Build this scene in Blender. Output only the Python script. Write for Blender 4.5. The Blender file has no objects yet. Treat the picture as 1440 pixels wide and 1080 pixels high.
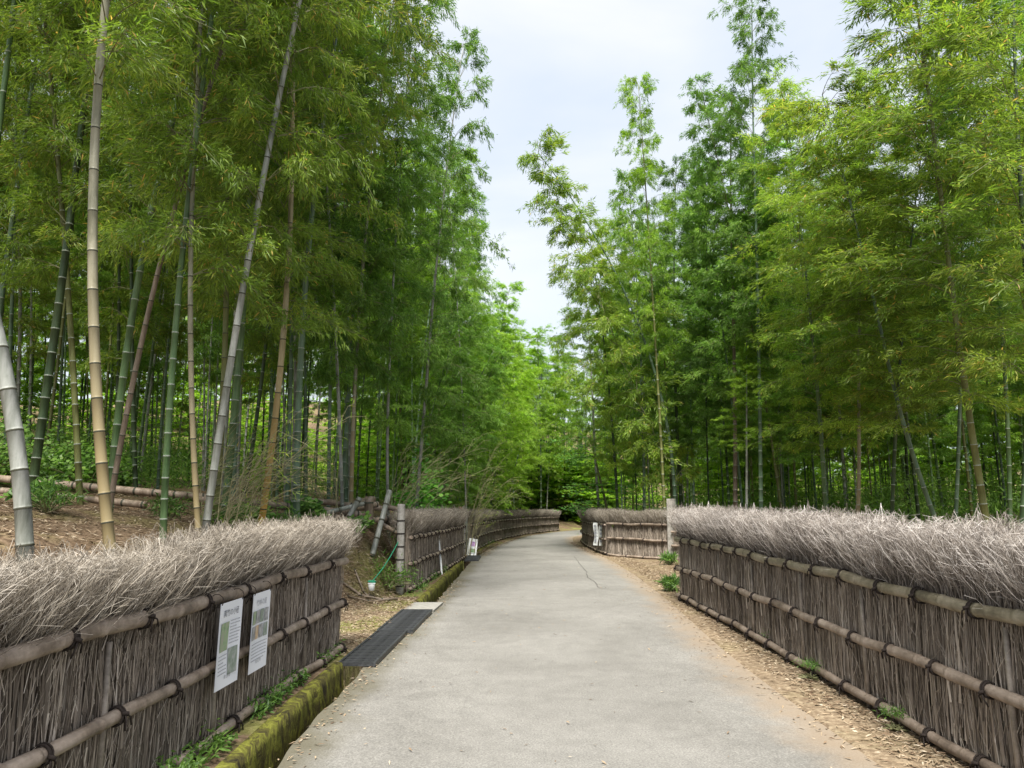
import bpy, bmesh, math, random
import numpy as np
from mathutils import Vector, Matrix, Quaternion

SC = bpy.context.scene
COL = SC.collection
R = math.radians
rng = np.random.default_rng(7)
random.seed(7)

# ------------------------------------------------------------------ camera, sky, sun, exposure
FPX, EYE = 1082.0, 1.55
PITCH = math.atan(160 / FPX)
cam_d = bpy.data.cameras.new('camera'); cam = bpy.data.objects.new('camera', cam_d); COL.objects.link(cam)
cam.location = (0, 0, EYE); cam.rotation_euler = (R(90) + PITCH, 0, 0)
cam_d.sensor_width = 36; cam_d.lens = 36 * FPX / 1440; cam_d.clip_start = .05; cam_d.clip_end = 2000
SC.camera = cam

SUN_EL, SUN_AZ = R(56), R(-176)        # azimuth from +Y, clockwise seen from above: the sun stands behind the camera
world = bpy.data.worlds.new('World'); SC.world = world; world.use_nodes = True
nt = world.node_tree; N = nt.nodes; N.clear()
out = N.new('ShaderNodeOutputWorld'); bg = N.new('ShaderNodeBackground'); bg.inputs[1].default_value = .05
sky = N.new('ShaderNodeTexSky'); sky.sky_type = 'NISHITA'; sky.sun_disc = False
sky.sun_elevation = SUN_EL; sky.sun_rotation = SUN_AZ
tc = N.new('ShaderNodeTexCoord'); mp = N.new('ShaderNodeMapping'); mp.inputs['Scale'].default_value = (1, 1, 2.6)
n1 = N.new('ShaderNodeTexNoise'); n1.inputs['Scale'].default_value = 1.9; n1.inputs['Detail'].default_value = 5; n1.inputs['Roughness'].default_value = .5
n1.inputs['Distortion'].default_value = .3
rp = N.new('ShaderNodeValToRGB')
rp.color_ramp.elements[0].position = .36; rp.color_ramp.elements[0].color = (.66, .73, .84, 1)
rp.color_ramp.elements[1].position = .66; rp.color_ramp.elements[1].color = (.90, .90, .90, 1)
sc_ = N.new('ShaderNodeVectorMath'); sc_.operation = 'SCALE'; sc_.inputs['Scale'].default_value = 3.4
mx = N.new('ShaderNodeMix'); mx.data_type = 'RGBA'; mx.inputs[0].default_value = .9
L = nt.links.new
L(tc.outputs['Generated'], mp.inputs['Vector']); L(mp.outputs[0], n1.inputs['Vector']); L(n1.outputs['Fac'], rp.inputs[0])
L(rp.outputs[0], sc_.inputs[0]); L(sky.outputs[0], mx.inputs[6]); L(sc_.outputs[0], mx.inputs[7])
L(mx.outputs[2], bg.inputs[0]); L(bg.outputs[0], out.inputs[0])

sd = bpy.data.lights.new('sun', 'SUN'); sd.energy = 1.5; sd.angle = R(20); sd.color = (1, .96, .88)
sun = bpy.data.objects.new('sun', sd); COL.objects.link(sun)
sdir = Vector((math.sin(SUN_AZ) * math.cos(SUN_EL), math.cos(SUN_AZ) * math.cos(SUN_EL), math.sin(SUN_EL)))
sun.rotation_euler = sdir.to_track_quat('Z', 'Y').to_euler(); sun.location = (-8, -4, 25)

SC.view_settings.view_transform = 'Standard'; SC.view_settings.look = 'None'
SC.view_settings.gamma = 1; SC.view_settings.exposure = 2.82; SC.view_settings.use_curve_mapping = False
SC.render.engine = 'CYCLES'
SC.cycles.max_bounces = 7; SC.cycles.diffuse_bounces = 4; SC.cycles.transmission_bounces = 5; SC.cycles.glossy_bounces = 2
SC.cycles.use_denoising = True; SC.cycles.sample_clamp_indirect = 6
SC.cycles.use_adaptive_sampling = False

# ------------------------------------------------------------------ helpers
sP, cP = math.sin(PITCH), math.cos(PITCH)
def at(px, py, Y):
    """the point at distance Y that stands at pixel px, py of the photograph"""
    a = (px - 720) / FPX; b = (540 - py) / FPX
    s = Y / (cP - b * sP)
    return Vector((a * s, Y, EYE + (sP + b * cP) * s))

def mesh_np(name, V, faces_list, mats, mat_idx=None, smooth=False, attr=None):
    """V (n,3); faces_list: list of (k-sided) int arrays (m,k)"""
    me = bpy.data.meshes.new(name)
    me.vertices.add(len(V)); me.vertices.foreach_set('co', np.ascontiguousarray(V, dtype=np.float32).ravel())
    tot = sum(f.shape[0] for f in faces_list); loops = sum(f.size for f in faces_list)
    me.loops.add(loops); me.polygons.add(tot)
    me.loops.foreach_set('vertex_index', np.concatenate([f.ravel() for f in faces_list]).astype(np.int32))
    sizes = np.concatenate([np.full(f.shape[0], f.shape[1], dtype=np.int32) for f in faces_list])
    starts = np.concatenate([[0], np.cumsum(sizes)[:-1]]).astype(np.int32)
    me.polygons.foreach_set('loop_start', starts)
    if mat_idx is not None: me.polygons.foreach_set('material_index', np.asarray(mat_idx, dtype=np.int32))
    me.polygons.foreach_set('use_smooth', np.full(tot, smooth, dtype=bool))
    me.update(calc_edges=True)
    if attr is not None:
        a = me.attributes.new('v', 'FLOAT', 'FACE'); a.data.foreach_set('value', np.asarray(attr, dtype=np.float32))
    for m in (mats if isinstance(mats, (list, tuple)) else [mats]): me.materials.append(m)
    return me

def link(name, me, parent=None, **props):
    o = bpy.data.objects.new(name, me); COL.objects.link(o)
    if parent is not None: o.parent = parent
    for k, v in props.items():
        if v is not None: o[k] = v
    return o
def thing(name, label, cat, loc=(0, 0, 0), group=None):
    return_o = link(name, None, None, label=label, category=cat, group=group)
    return_o.location = loc; return_o.empty_display_size = .2
    return return_o
def objmat(o, m, slot=0):
    o.material_slots[slot].link = 'OBJECT'; o.material_slots[slot].material = m

class MB:
    """collects pieces of one mesh"""
    def __init__(s): s.V = []; s.F = {3: [], 4: []}; s.MI = {3: [], 4: []}; s.A = {3: [], 4: []}; s.n = 0
    def add(s, V, F, mi=0, a=0.5):
        F = np.asarray(F); V = np.asarray(V, dtype=float)
        s.V.append(V); k = F.shape[1]; s.F[k].append(F + s.n); s.n += len(V)
        s.MI[k].append(np.full(len(F), mi)); s.A[k].append(np.broadcast_to(np.asarray(a, dtype=float), (len(F),)))
    def tube(s, P, rad, sides=8, mi=0, a=.5, caps=True, mi_fn=None):
        P = np.asarray(P, float); n = len(P); rad = np.broadcast_to(np.asarray(rad, float), (n,))
        T = np.gradient(P, axis=0); T /= np.linalg.norm(T, axis=1)[:, None] + 1e-9
        ref = np.array([0, 0, 1.]) if abs(T[0][2]) < .8 else np.array([1., 0, 0])
        A = np.cross(T, ref); A /= np.linalg.norm(A, axis=1)[:, None] + 1e-9; B = np.cross(T, A)
        th = np.arange(sides) * 2 * math.pi / sides
        V = P[:, None, :] + rad[:, None, None] * (np.cos(th)[None, :, None] * A[:, None, :] + np.sin(th)[None, :, None] * B[:, None, :])
        i = np.arange(n - 1)[:, None]; j = np.arange(sides)[None, :]; j2 = (j + 1) % sides
        F = np.stack([i * sides + j, i * sides + j2, (i + 1) * sides + j2, (i + 1) * sides + j], -1).reshape(-1, 4)
        base = s.n
        s.V.append(V.reshape(-1, 3)); s.F[4].append(F + base); s.n += n * sides
        m = np.full(len(F), mi) if mi_fn is None else np.repeat(np.asarray(mi_fn), sides)
        s.MI[4].append(m); s.A[4].append(np.full(len(F), a))
        if caps:
            c = s.n; s.V.append(np.array([P[0], P[-1]])); s.n += 2
            jj = np.arange(sides); k2 = (jj + 1) % sides
            s.F[3].append(np.stack([np.full(sides, c), base + k2, base + jj], -1)); s.MI[3].append(np.full(sides, mi)); s.A[3].append(np.full(sides, a))
            e = base + (n - 1) * sides
            s.F[3].append(np.stack([np.full(sides, c + 1), e + jj, e + k2], -1)); s.MI[3].append(np.full(sides, mi)); s.A[3].append(np.full(sides, a))
    def box(s, c, h, mi=0, a=.5, M=None):
        V = np.array([[x, y, z] for x in (-1, 1) for y in (-1, 1) for z in (-1, 1)], float) * np.asarray(h)
        if M is not None: V = V @ np.asarray(M).T
        s.add(V + np.asarray(c), [[0, 1, 3, 2], [4, 6, 7, 5], [0, 4, 5, 1], [2, 3, 7, 6], [0, 2, 6, 4], [1, 5, 7, 3]], mi, a)
    def build(s, name, mats, smooth=False):
        fl = []; mi = []; at_ = []
        for k in (3, 4):
            if s.F[k]: fl.append(np.concatenate(s.F[k])); mi.append(np.concatenate(s.MI[k])); at_.append(np.concatenate(s.A[k]))
        return mesh_np(name, np.concatenate(s.V), fl, mats, np.concatenate(mi), smooth, np.concatenate(at_))

def sticks(mb, P0, P1, r0, r1, mi=0, a=.5):
    """many three sided sticks at once; P0,P1 (n,3); r (n,)"""
    n = len(P0); T = P1 - P0; T = T / (np.linalg.norm(T, axis=1)[:, None] + 1e-9)
    ref = np.where(np.abs(T[:, 2:3]) < .8, np.array([[0, 0, 1.]]), np.array([[1., 0, 0]]))
    A = np.cross(T, ref); A /= np.linalg.norm(A, axis=1)[:, None] + 1e-9; B = np.cross(T, A)
    r0 = np.broadcast_to(r0, (n,)); r1 = np.broadcast_to(r1, (n,))
    V = np.zeros((n, 6, 3)); ph = rng.uniform(0, 6.28, n)
    for k in range(3):
        c = np.cos(ph + k * 2.094)[:, None] * A + np.sin(ph + k * 2.094)[:, None] * B
        V[:, k] = P0 + c * r0[:, None]; V[:, k + 3] = P1 + c * r1[:, None]
    b = np.arange(n)[:, None] * 6
    F = np.concatenate([b + np.array([[k, (k + 1) % 3, 3 + (k + 1) % 3, 3 + k]]) for k in range(3)])
    mb.add(V.reshape(-1, 3), F, mi, np.tile(np.broadcast_to(np.asarray(a, float), (n,)), 3))

def leaves(mb, P, D, ln, w, up=.6, mi=0, a=None, fold=0.0):
    """one bent diamond quad per leaf"""
    n = len(P); D = D / (np.linalg.norm(D, axis=1)[:, None] + 1e-9)
    Nn = np.array([[0, 0, up]]) + rng.normal(0, .5, (n, 3)); S = np.cross(D, Nn); S /= np.linalg.norm(S, axis=1)[:, None] + 1e-9
    ln = np.broadcast_to(ln, (n,))[:, None]; w = np.broadcast_to(w, (n,))[:, None]
    Q = np.cross(S, D)
    V = np.stack([P, P + D * ln * .38 + S * w * .5, P + D * ln - Q * ln * .12, P + D * ln * .38 - S * w * .5], 1)
    F = np.arange(n)[:, None] * 4 + np.arange(4)[None, :]
    mb.add(V.reshape(-1, 3), F, mi, rng.random(n) if a is None else a)

# ------------------------------------------------------------------ materials
def mat(name):
    m = bpy.data.materials.new(name); m.use_nodes = True
    nt = m.node_tree; b = nt.nodes['Principled BSDF']
    return m, nt, b
def ramp(nt, cols, pos=None):
    r = nt.nodes.new('ShaderNodeValToRGB'); e = r.color_ramp.elements
    while len(e) < len(cols): e.new(.5)
    for i, c in enumerate(cols):
        e[i].position = pos[i] if pos else i / (len(cols) - 1); e[i].color = (*c, 1)
    return r
def noise(nt, scale, detail=4, rough=.55, vec=None, dist=0):
    n = nt.nodes.new('ShaderNodeTexNoise'); n.inputs['Scale'].default_value = scale; n.inputs['Detail'].default_value = detail
    n.inputs['Roughness'].default_value = rough; n.inputs['Distortion'].default_value = dist
    if vec is not None: nt.links.new(vec, n.inputs['Vector'])
    return n
def coords(nt, scale=(1, 1, 1), kind='Object'):
    t = nt.nodes.new('ShaderNodeTexCoord'); m = nt.nodes.new('ShaderNodeMapping'); m.inputs['Scale'].default_value = scale
    nt.links.new(t.outputs[kind], m.inputs['Vector']); return m.outputs[0]
def mixc(nt, fac, a, b, mode='MIX'):
    m = nt.nodes.new('ShaderNodeMix'); m.data_type = 'RGBA'; m.blend_type = mode
    for i, s in ((0, fac), (6, a), (7, b)):
        if isinstance(s, (int, float)): m.inputs[i].default_value = s
        elif isinstance(s, tuple): m.inputs[i].default_value = (*s, 1)
        else: nt.links.new(s, m.inputs[i])
    return m.outputs[2]
def mathn(nt, op, a, b=0.0, c=None):
    m = nt.nodes.new('ShaderNodeMath'); m.operation = op
    for i, s in enumerate((a, b) if c is None else (a, b, c)):
        if isinstance(s, (int, float)): m.inputs[i].default_value = s
        else: nt.links.new(s, m.inputs[i])
    return m.outputs[0]
def bump(nt, b, h, dist, strength=.6):
    n = nt.nodes.new('ShaderNodeBump'); n.inputs['Distance'].default_value = dist; n.inputs['Strength'].default_value = strength
    nt.links.new(h, n.inputs['Height']); nt.links.new(n.outputs[0], b.inputs['Normal'])
def rough(b, v, spec=.3):
    b.inputs['Roughness'].default_value = v; b.inputs['Specular IOR Level'].default_value = spec
def attr(nt, name='v'):
    a = nt.nodes.new('ShaderNodeAttribute'); a.attribute_name = name; return a.outputs['Fac']

def leaf_mat(name, c_dark, c_mid, c_light, trans=.45, accent=None):
    m, nt, b = mat(name)
    r = ramp(nt, [c_dark, c_mid, c_light] + ([accent] if accent else []), [0, .5, .9] + ([1.0] if accent else []))
    nt.links.new(attr(nt), r.inputs[0])
    oi = nt.nodes.new('ShaderNodeObjectInfo')
    n = noise(nt, .55, 2, .5, coords(nt, kind='Object'))
    hs = nt.nodes.new('ShaderNodeHueSaturation')
    v = mathn(nt, 'MULTIPLY_ADD', oi.outputs['Random'], .45, .88)
    v2 = mathn(nt, 'MULTIPLY_ADD', n.outputs['Fac'], .7, .70)
    nt.links.new(mathn(nt, 'MULTIPLY', v, v2), hs.inputs['Value'])
    nt.links.new(mathn(nt, 'MULTIPLY_ADD', n.outputs['Fac'], -.05, .525), hs.inputs['Hue'])
    nt.links.new(r.outputs[0], hs.inputs['Color'])
    nt.links.new(hs.outputs[0], b.inputs['Base Color']); rough(b, .42, .35)
    tr = nt.nodes.new('ShaderNodeBsdfTranslucent')
    hs2 = nt.nodes.new('ShaderNodeHueSaturation'); hs2.inputs['Value'].default_value = 1.5; hs2.inputs['Saturation'].default_value = 1.1
    nt.links.new(hs.outputs[0], hs2.inputs['Color']); nt.links.new(hs2.outputs[0], tr.inputs['Color'])
    mxs = nt.nodes.new('ShaderNodeMixShader'); mxs.inputs[0].default_value = trans
    o = nt.nodes['Material Output']
    nt.links.new(b.outputs[0], mxs.inputs[1]); nt.links.new(tr.outputs[0], mxs.inputs[2]); nt.links.new(mxs.outputs[0], o.inputs['Surface'])
    return m
LF_OLIVE = leaf_mat('leaf_olive', (.08, .13, .022), (.15, .225, .036), (.26, .33, .06), .5, (.40, .28, .08))
LF_GREEN = leaf_mat('leaf_green', (.065, .135, .024), (.13, .24, .042), (.22, .345, .07), .5)
LF_DEEP = leaf_mat('leaf_deep', (.05, .105, .02), (.10, .19, .036), (.17, .28, .06), .5)
LF_FRESH = leaf_mat('leaf_fresh', (.10, .19, .02), (.19, .31, .035), (.29, .42, .07), .5)
LF_YELLOW = leaf_mat('leaf_yellow', (.12, .185, .028), (.20, .305, .045), (.31, .42, .075), .5, (.42, .34, .08))
LF_BROAD = leaf_mat('leaf_broad', (.05, .13, .02), (.10, .24, .04), (.18, .36, .07), .45)
LF_BUSH = leaf_mat('leaf_bush', (.07, .20, .025), (.14, .36, .05), (.24, .48, .08), .45)
LF_GROUND = leaf_mat('leaf_ground', (.04, .09, .02), (.08, .16, .03), (.14, .25, .05), .35)

def culm_mat(name, c1, c2, base=None, stain=.8):
    m, nt, b = mat(name)
    v = coords(nt, (22, 22, 1.3)); n = noise(nt, 1.0, 5, .6, v)
    n2 = noise(nt, 3.4, 6, .68, coords(nt, (1.6, 1.6, .55)), .4)
    r = ramp(nt, [c1, c2], [.3, .7]); nt.links.new(n.outputs['Fac'], r.inputs[0])
    d = ramp(nt, [(.40, .42, .36), (1.12, 1.12, 1.12)], [.36, .60]); nt.links.new(n2.outputs['Fac'], d.inputs[0])
    c = mixc(nt, stain, r.outputs[0], d.outputs[0], 'MULTIPLY')
    if base:
        t = nt.nodes.new('ShaderNodeTexCoord'); sx = nt.nodes.new('ShaderNodeSeparateXYZ'); nt.links.new(t.outputs['Object'], sx.inputs[0])
        f = nt.nodes.new('ShaderNodeMapRange'); f.inputs['From Min'].default_value = 1.0; f.inputs['From Max'].default_value = 3.2
        nt.links.new(sx.outputs['Z'], f.inputs['Value']); c = mixc(nt, f.outputs[0], base, c)
    nt.links.new(c, b.inputs['Base Color']); rough(b, .45, .35); bump(nt, b, n.outputs['Fac'], .002, .4)
    return m
CU_GREEN = culm_mat('culm_green', (.055, .11, .04), (.115, .18, .075))
CU_DARK = culm_mat('culm_dark_green', (.025, .05, .022), (.055, .085, .035))
CU_TEAL = culm_mat('culm_blue_green', (.07, .13, .08), (.14, .20, .13))
CU_GREY = culm_mat('culm_grey', (.17, .18, .155), (.31, .315, .295))
CU_TAN = culm_mat('culm_tan', (.18, .175, .125), (.28, .27, .205), (.25, .20, .105))
CU_GOLD = culm_mat('culm_gold', (.26, .215, .12), (.36, .31, .19), (.34, .21, .045))
CU_BROWN = culm_mat('culm_brown', (.12, .09, .065), (.22, .17, .13))
CU_OLIVE = culm_mat('culm_olive', (.10, .11, .035), (.16, .17, .06))
CU_DRY = culm_mat('culm_dry', (.17, .12, .085), (.33, .26, .20))
def flat(name, c, r_=.6, sp=.3, var=.25, scale=30):
    m, nt, b = mat(name); n = noise(nt, scale, 4, .6, coords(nt))
    rr = ramp(nt, [tuple(x * (1 - var) for x in c), tuple(min(1, x * (1 + var)) for x in c)], [.3, .7]); nt.links.new(n.outputs['Fac'], rr.inputs[0])
    nt.links.new(rr.outputs[0], b.inputs['Base Color']); rough(b, r_, sp); bump(nt, b, n.outputs['Fac'], .003, .3); return m
RING_PALE = flat('node_wax', (.27, .30, .25), .6, .2, .35, 60)
RING_DARK = flat('node_dark', (.05, .05, .035), .6, .2, .3, 60)
TWIG = flat('twig', (.13, .13, .06), .7)
TWIG_DRY = flat('twig_dry', (.26, .24, .13), .7)

def brush_mat(name, stops):
    m, nt, b = mat(name); r = ramp(nt, stops); nt.links.new(attr(nt), r.inputs[0])
    n = noise(nt, 40, 3, .6, coords(nt, (1, 1, .25))); oi = nt.nodes.new('ShaderNodeObjectInfo')
    d = mathn(nt, 'MULTIPLY', mathn(nt, 'MULTIPLY_ADD', n.outputs['Fac'], .8, .6), mathn(nt, 'MULTIPLY_ADD', oi.outputs['Random'], .25, .87))
    hs = nt.nodes.new('ShaderNodeHueSaturation'); nt.links.new(r.outputs[0], hs.inputs['Color']); nt.links.new(d, hs.inputs['Value'])
    nt.links.new(hs.outputs[0], b.inputs['Base Color']); rough(b, .7, .2); return m
BR_BODY = brush_mat('brushwood', [(.065, .052, .040), (.21, .172, .137), (.36, .305, .25), (.54, .475, .405)])
BR_TIP = brush_mat('brushwood_tips', [(.05, .038, .028), (.16, .135, .105), (.29, .255, .21), (.50, .455, .40)])
BR_TIP_R = brush_mat('brushwood_tips_weathered', [(.055, .042, .034), (.21, .18, .155), (.40, .36, .325), (.68, .635, .60)])  # right fence: the brighter light on its top is put into paler tip colours
BR_CORE = flat('brushwood_core', (.10, .078, .06), .9, .1, .4, 25)
def rail_mat(name, a, b_, mossy=False):
    m, nt, b = mat(name)
    n = noise(nt, 4.5, 6, .72, coords(nt)); n2 = noise(nt, 90, 2, .5, coords(nt, (1, .12, 1)))
    r = ramp(nt, [tuple(x * .42 for x in a), a, b_], [.30, .46, .66]); nt.links.new(n.outputs['Fac'], r.inputs[0])
    nt.links.new(mixc(nt, .25, r.outputs[0], n2.outputs['Fac'], 'OVERLAY'), b.inputs['Base Color']); rough(b, .55, .3)
    bump(nt, b, n2.outputs['Fac'], .002, .5); return m
RAIL_L = rail_mat('rail_bamboo', (.20, .155, .12), (.35, .285, .235))
RAIL_R = rail_mat('rail_bamboo_olive', (.18, .155, .105), (.30, .262, .195))
ROPE = flat('rope_black', (.035, .028, .025), .9, .1, .3, 150)
STAKE = rail_mat('stake_wood', (.22, .185, .15), (.36, .31, .265))
POSTM = rail_mat('post_bamboo', (.26, .245, .22), (.42, .40, .37))
WOODPOST = rail_mat('post_wood', (.24, .14, .07), (.36, .23, .13))

def road_mat():
    m, nt, b = mat('road_asphalt'); v = coords(nt)
    big = noise(nt, .55, 5, .6, v, .6); mid = noise(nt, 5, 5, .65, v); fine = noise(nt, 85, 4, .8, v)
    vo = nt.nodes.new('ShaderNodeTexVoronoi'); vo.inputs['Scale'].default_value = 95; nt.links.new(v, vo.inputs['Vector'])
    r1 = ramp(nt, [(.158, .151, .138), (.198, .190, .175), (.236, .227, .210)], [.3, .5, .72]); nt.links.new(big.outputs['Fac'], r1.inputs[0])
    r2 = ramp(nt, [(.74,) * 3, (1.12,) * 3], [.25, .72]); nt.links.new(mid.outputs['Fac'], r2.inputs[0])
    r3 = ramp(nt, [(.38,) * 3, (1.0,) * 3, (1.65,) * 3], [.30, .5, .70]); nt.links.new(fine.outputs['Fac'], r3.inputs[0])
    r4 = ramp(nt, [(.8,) * 3, (1.1,) * 3], [.0, .9]); nt.links.new(vo.outputs['Color'], r4.inputs[0])
    c = mixc(nt, .6, r1.outputs[0], r2.outputs[0], 'MULTIPLY'); c = mixc(nt, .75, c, r3.outputs[0], 'MULTIPLY'); c = mixc(nt, .8, c, r4.outputs[0], 'MULTIPLY')
    # worn stains: moss and dirt at the gutter edge (attribute v = distance to left edge), tan dust at the right edge
    u = attr(nt, 'eu'); w = attr(nt, 'ew')
    def edge(src, width, scale, amp):
        nn = noise(nt, scale, 5, .65, v)
        x = mathn(nt, 'ADD', src, mathn(nt, 'MULTIPLY_ADD', nn.outputs['Fac'], amp, -amp * .5))
        mr = nt.nodes.new('ShaderNodeMapRange'); mr.interpolation_type = 'SMOOTHSTEP'
        mr.inputs['From Min'].default_value = width; mr.inputs['From Max'].default_value = 0.0
        nt.links.new(x, mr.inputs['Value']); return mr.outputs[0]
    c = mixc(nt, mathn(nt, 'MULTIPLY', edge(u, .42, 1.6, .7), .75), c, (.085, .075, .042))
    c = mixc(nt, mathn(nt, 'MULTIPLY', edge(w, .55, 2.2, .7), .75), c, (.25, .19, .13))
    nt.links.new(c, b.inputs['Base Color']); rough(b, .82, .25); bump(nt, b, fine.outputs['Fac'], .006, .5); return m
ROAD = road_mat()
def ground_mat():
    m, nt, b = mat('ground_soil'); v = coords(nt)
    n = noise(nt, 1.1, 6, .65, v, .4); n2 = noise(nt, 17, 5, .7, v); n3 = noise(nt, .8, 4, .6, coords(nt, (1, 1.3, 1)))
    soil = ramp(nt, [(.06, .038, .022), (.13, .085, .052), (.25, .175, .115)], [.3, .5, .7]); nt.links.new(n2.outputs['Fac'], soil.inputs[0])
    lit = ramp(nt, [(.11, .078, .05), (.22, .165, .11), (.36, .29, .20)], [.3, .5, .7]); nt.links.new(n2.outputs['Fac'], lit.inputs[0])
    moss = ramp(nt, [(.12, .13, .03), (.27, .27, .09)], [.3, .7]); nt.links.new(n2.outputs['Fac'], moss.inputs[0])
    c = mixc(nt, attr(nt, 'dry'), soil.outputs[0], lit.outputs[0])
    mf = ramp(nt, [(0,) * 3, (1,) * 3], [.48, .6]); nt.links.new(n3.outputs['Fac'], mf.inputs[0])
    c = mixc(nt, mathn(nt, 'MULTIPLY', mf.outputs[0], attr(nt, 'moss')), c, moss.outputs[0])
    d = ramp(nt, [(.7,) * 3, (1.15,) * 3], [.3, .7]); nt.links.new(n.outputs['Fac'], d.inputs[0]); c = mixc(nt, .8, c, d.outputs[0], 'MULTIPLY')
    nt.links.new(c, b.inputs['Base Color']); rough(b, .95, .1); bump(nt, b, n2.outputs['Fac'], .03, .8); return m
GROUND = ground_mat()
def moss_mat():
    m, nt, b = mat('mossy_concrete'); v = coords(nt, (1, 1, .6)); n = noise(nt, 7, 6, .72, v, 1.2); n2 = noise(nt, 60, 3, .6, coords(nt))
    r = ramp(nt, [(.03, .026, .016), (.08, .072, .022), (.16, .165, .03), (.26, .25, .065)], [.36, .47, .57, .74]); nt.links.new(n.outputs['Fac'], r.inputs[0])
    nt.links.new(mixc(nt, .5, r.outputs[0], n2.outputs['Fac'], 'OVERLAY'), b.inputs['Base Color']); rough(b, .95, .1); bump(nt, b, n.outputs['Fac'], .03, .9); return m
MOSS = moss_mat()
CONC = flat('concrete_slab', (.27, .26, .235), .85, .2, .22, 14)
STEEL = flat('grate_dark', (.035, .037, .04), .45, .4, .5, 25)
LITTER = brush_mat('dry_leaves', [(.11, .068, .042), (.22, .155, .10), (.33, .255, .17), (.50, .43, .33)])
PAPER = flat('laminated_paper', (.70, .72, .78), .3, .4, .02, 4)
INK = flat('print_ink', (.10, .11, .13), .6, .2, .1); INK_L = flat('print_ink_light', (.32, .33, .37), .6, .2, .1)
ROPE_G = flat('rope_green', (.03, .25, .14), .6, .2, .1); WHITE = flat('white_plastic', (.78, .80, .80), .4, .4, .05)
def photo_mat(name, cols, scale):
    m, nt, b = mat(name); n = noise(nt, scale, 4, .6, coords(nt)); r = ramp(nt, cols, [.3, .5, .7]); nt.links.new(n.outputs['Fac'], r.inputs[0])
    nt.links.new(r.outputs[0], b.inputs['Base Color']); rough(b, .35, .4); return m
PH = [photo_mat('print_green', [(.08, .16, .08), (.22, .33, .17), (.30, .26, .24)], 12), photo_mat('print_grey_green', [(.10, .15, .12), (.19, .24, .20), (.36, .36, .38)], 14),
      photo_mat('print_grey', [(.11, .12, .13), (.26, .27, .28), (.42, .42, .46)], 22), photo_mat('print_tan', [(.28, .16, .09), (.48, .33, .18), (.5, .45, .4)], 22),
      photo_mat('print_purple', [(.30, .15, .40), (.5, .3, .55), (.75, .6, .75)], 16)]

# ------------------------------------------------------------------ the lie of the land
def curve(tab):
    a = np.array(tab, float); ys = np.arange(a[0, 0], a[-1, 0], .25); xs = np.interp(ys, a[:, 0], a[:, 1])
    k = np.exp(-np.linspace(-2, 2, 17) ** 2); k /= k.sum()
    xs2 = np.convolve(np.pad(xs, 8, mode='edge'), k, mode='valid')
    return lambda y: np.interp(y, ys, xs2)
XL = curve([(-8, -1.36), (4.5, -1.38), (6.5, -1.39), (9, -1.30), (12, -1.16), (16, -1.14), (22, -1.12), (29, -.8), (36, -.15), (43, .85), (50, 2.75), (58, 6.3), (70, 14), (170, 70)])
XR = curve([(-8, 2.18), (5, 2.17), (7, 2.15), (9, 2.22), (12.5, 2.46), (17, 2.68), (22, 2.78), (30, 2.62), (34, 2.68), (40, 3.1), (47, 5.0), (53, 8.0), (60, 12), (70, 20), (170, 90)])
def ZR(y): return -0.015 * np.clip(np.asarray(y, float) - 10, 0, 45)
def sst(x): x = np.clip(x, 0, 1); return x * x * (3 - 2 * x)
def zground(x, y):
    x = np.asarray(x, float); y = np.asarray(y, float)
    u = XL(y) - x; w = x - XR(y)
    toe = .62 + .5 * np.exp(-((y - 10.2) / 1.9) ** 2)
    wd = 1.9 - 1.15 * np.exp(-((y - 13.6) / 1.7) ** 4)
    hl = .03 + 1.18 * (1 - .65 * sst((y - 45) / 6)) * sst((u - toe) / wd) + .115 * np.clip(u - 2.6, 0, 14) + .02 * np.clip(u - 16.6, 0, 60)
    hr = .012 + .085 * np.clip(w - .9, 0, 14)
    bumps = .035 * (np.sin(x * 2.1 + y * .7) + np.sin(y * 1.7 - x * .9 + 1) + .7 * np.sin(x * 4.3 - y * 3.1)) 
    hl = hl + 7 * sst((u - 22) / 26) + 6 * sst((y - 82) / 30); hr = hr + 7 * sst((w - 24) / 26) + 6 * sst((y - 82) / 30)
    return ZR(y) + np.where(u > 0, hl + bumps * sst((u - .8) / 1.2), np.where(w > 0, hr + bumps * sst((w - .9) / 1.5), -.04))

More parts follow.
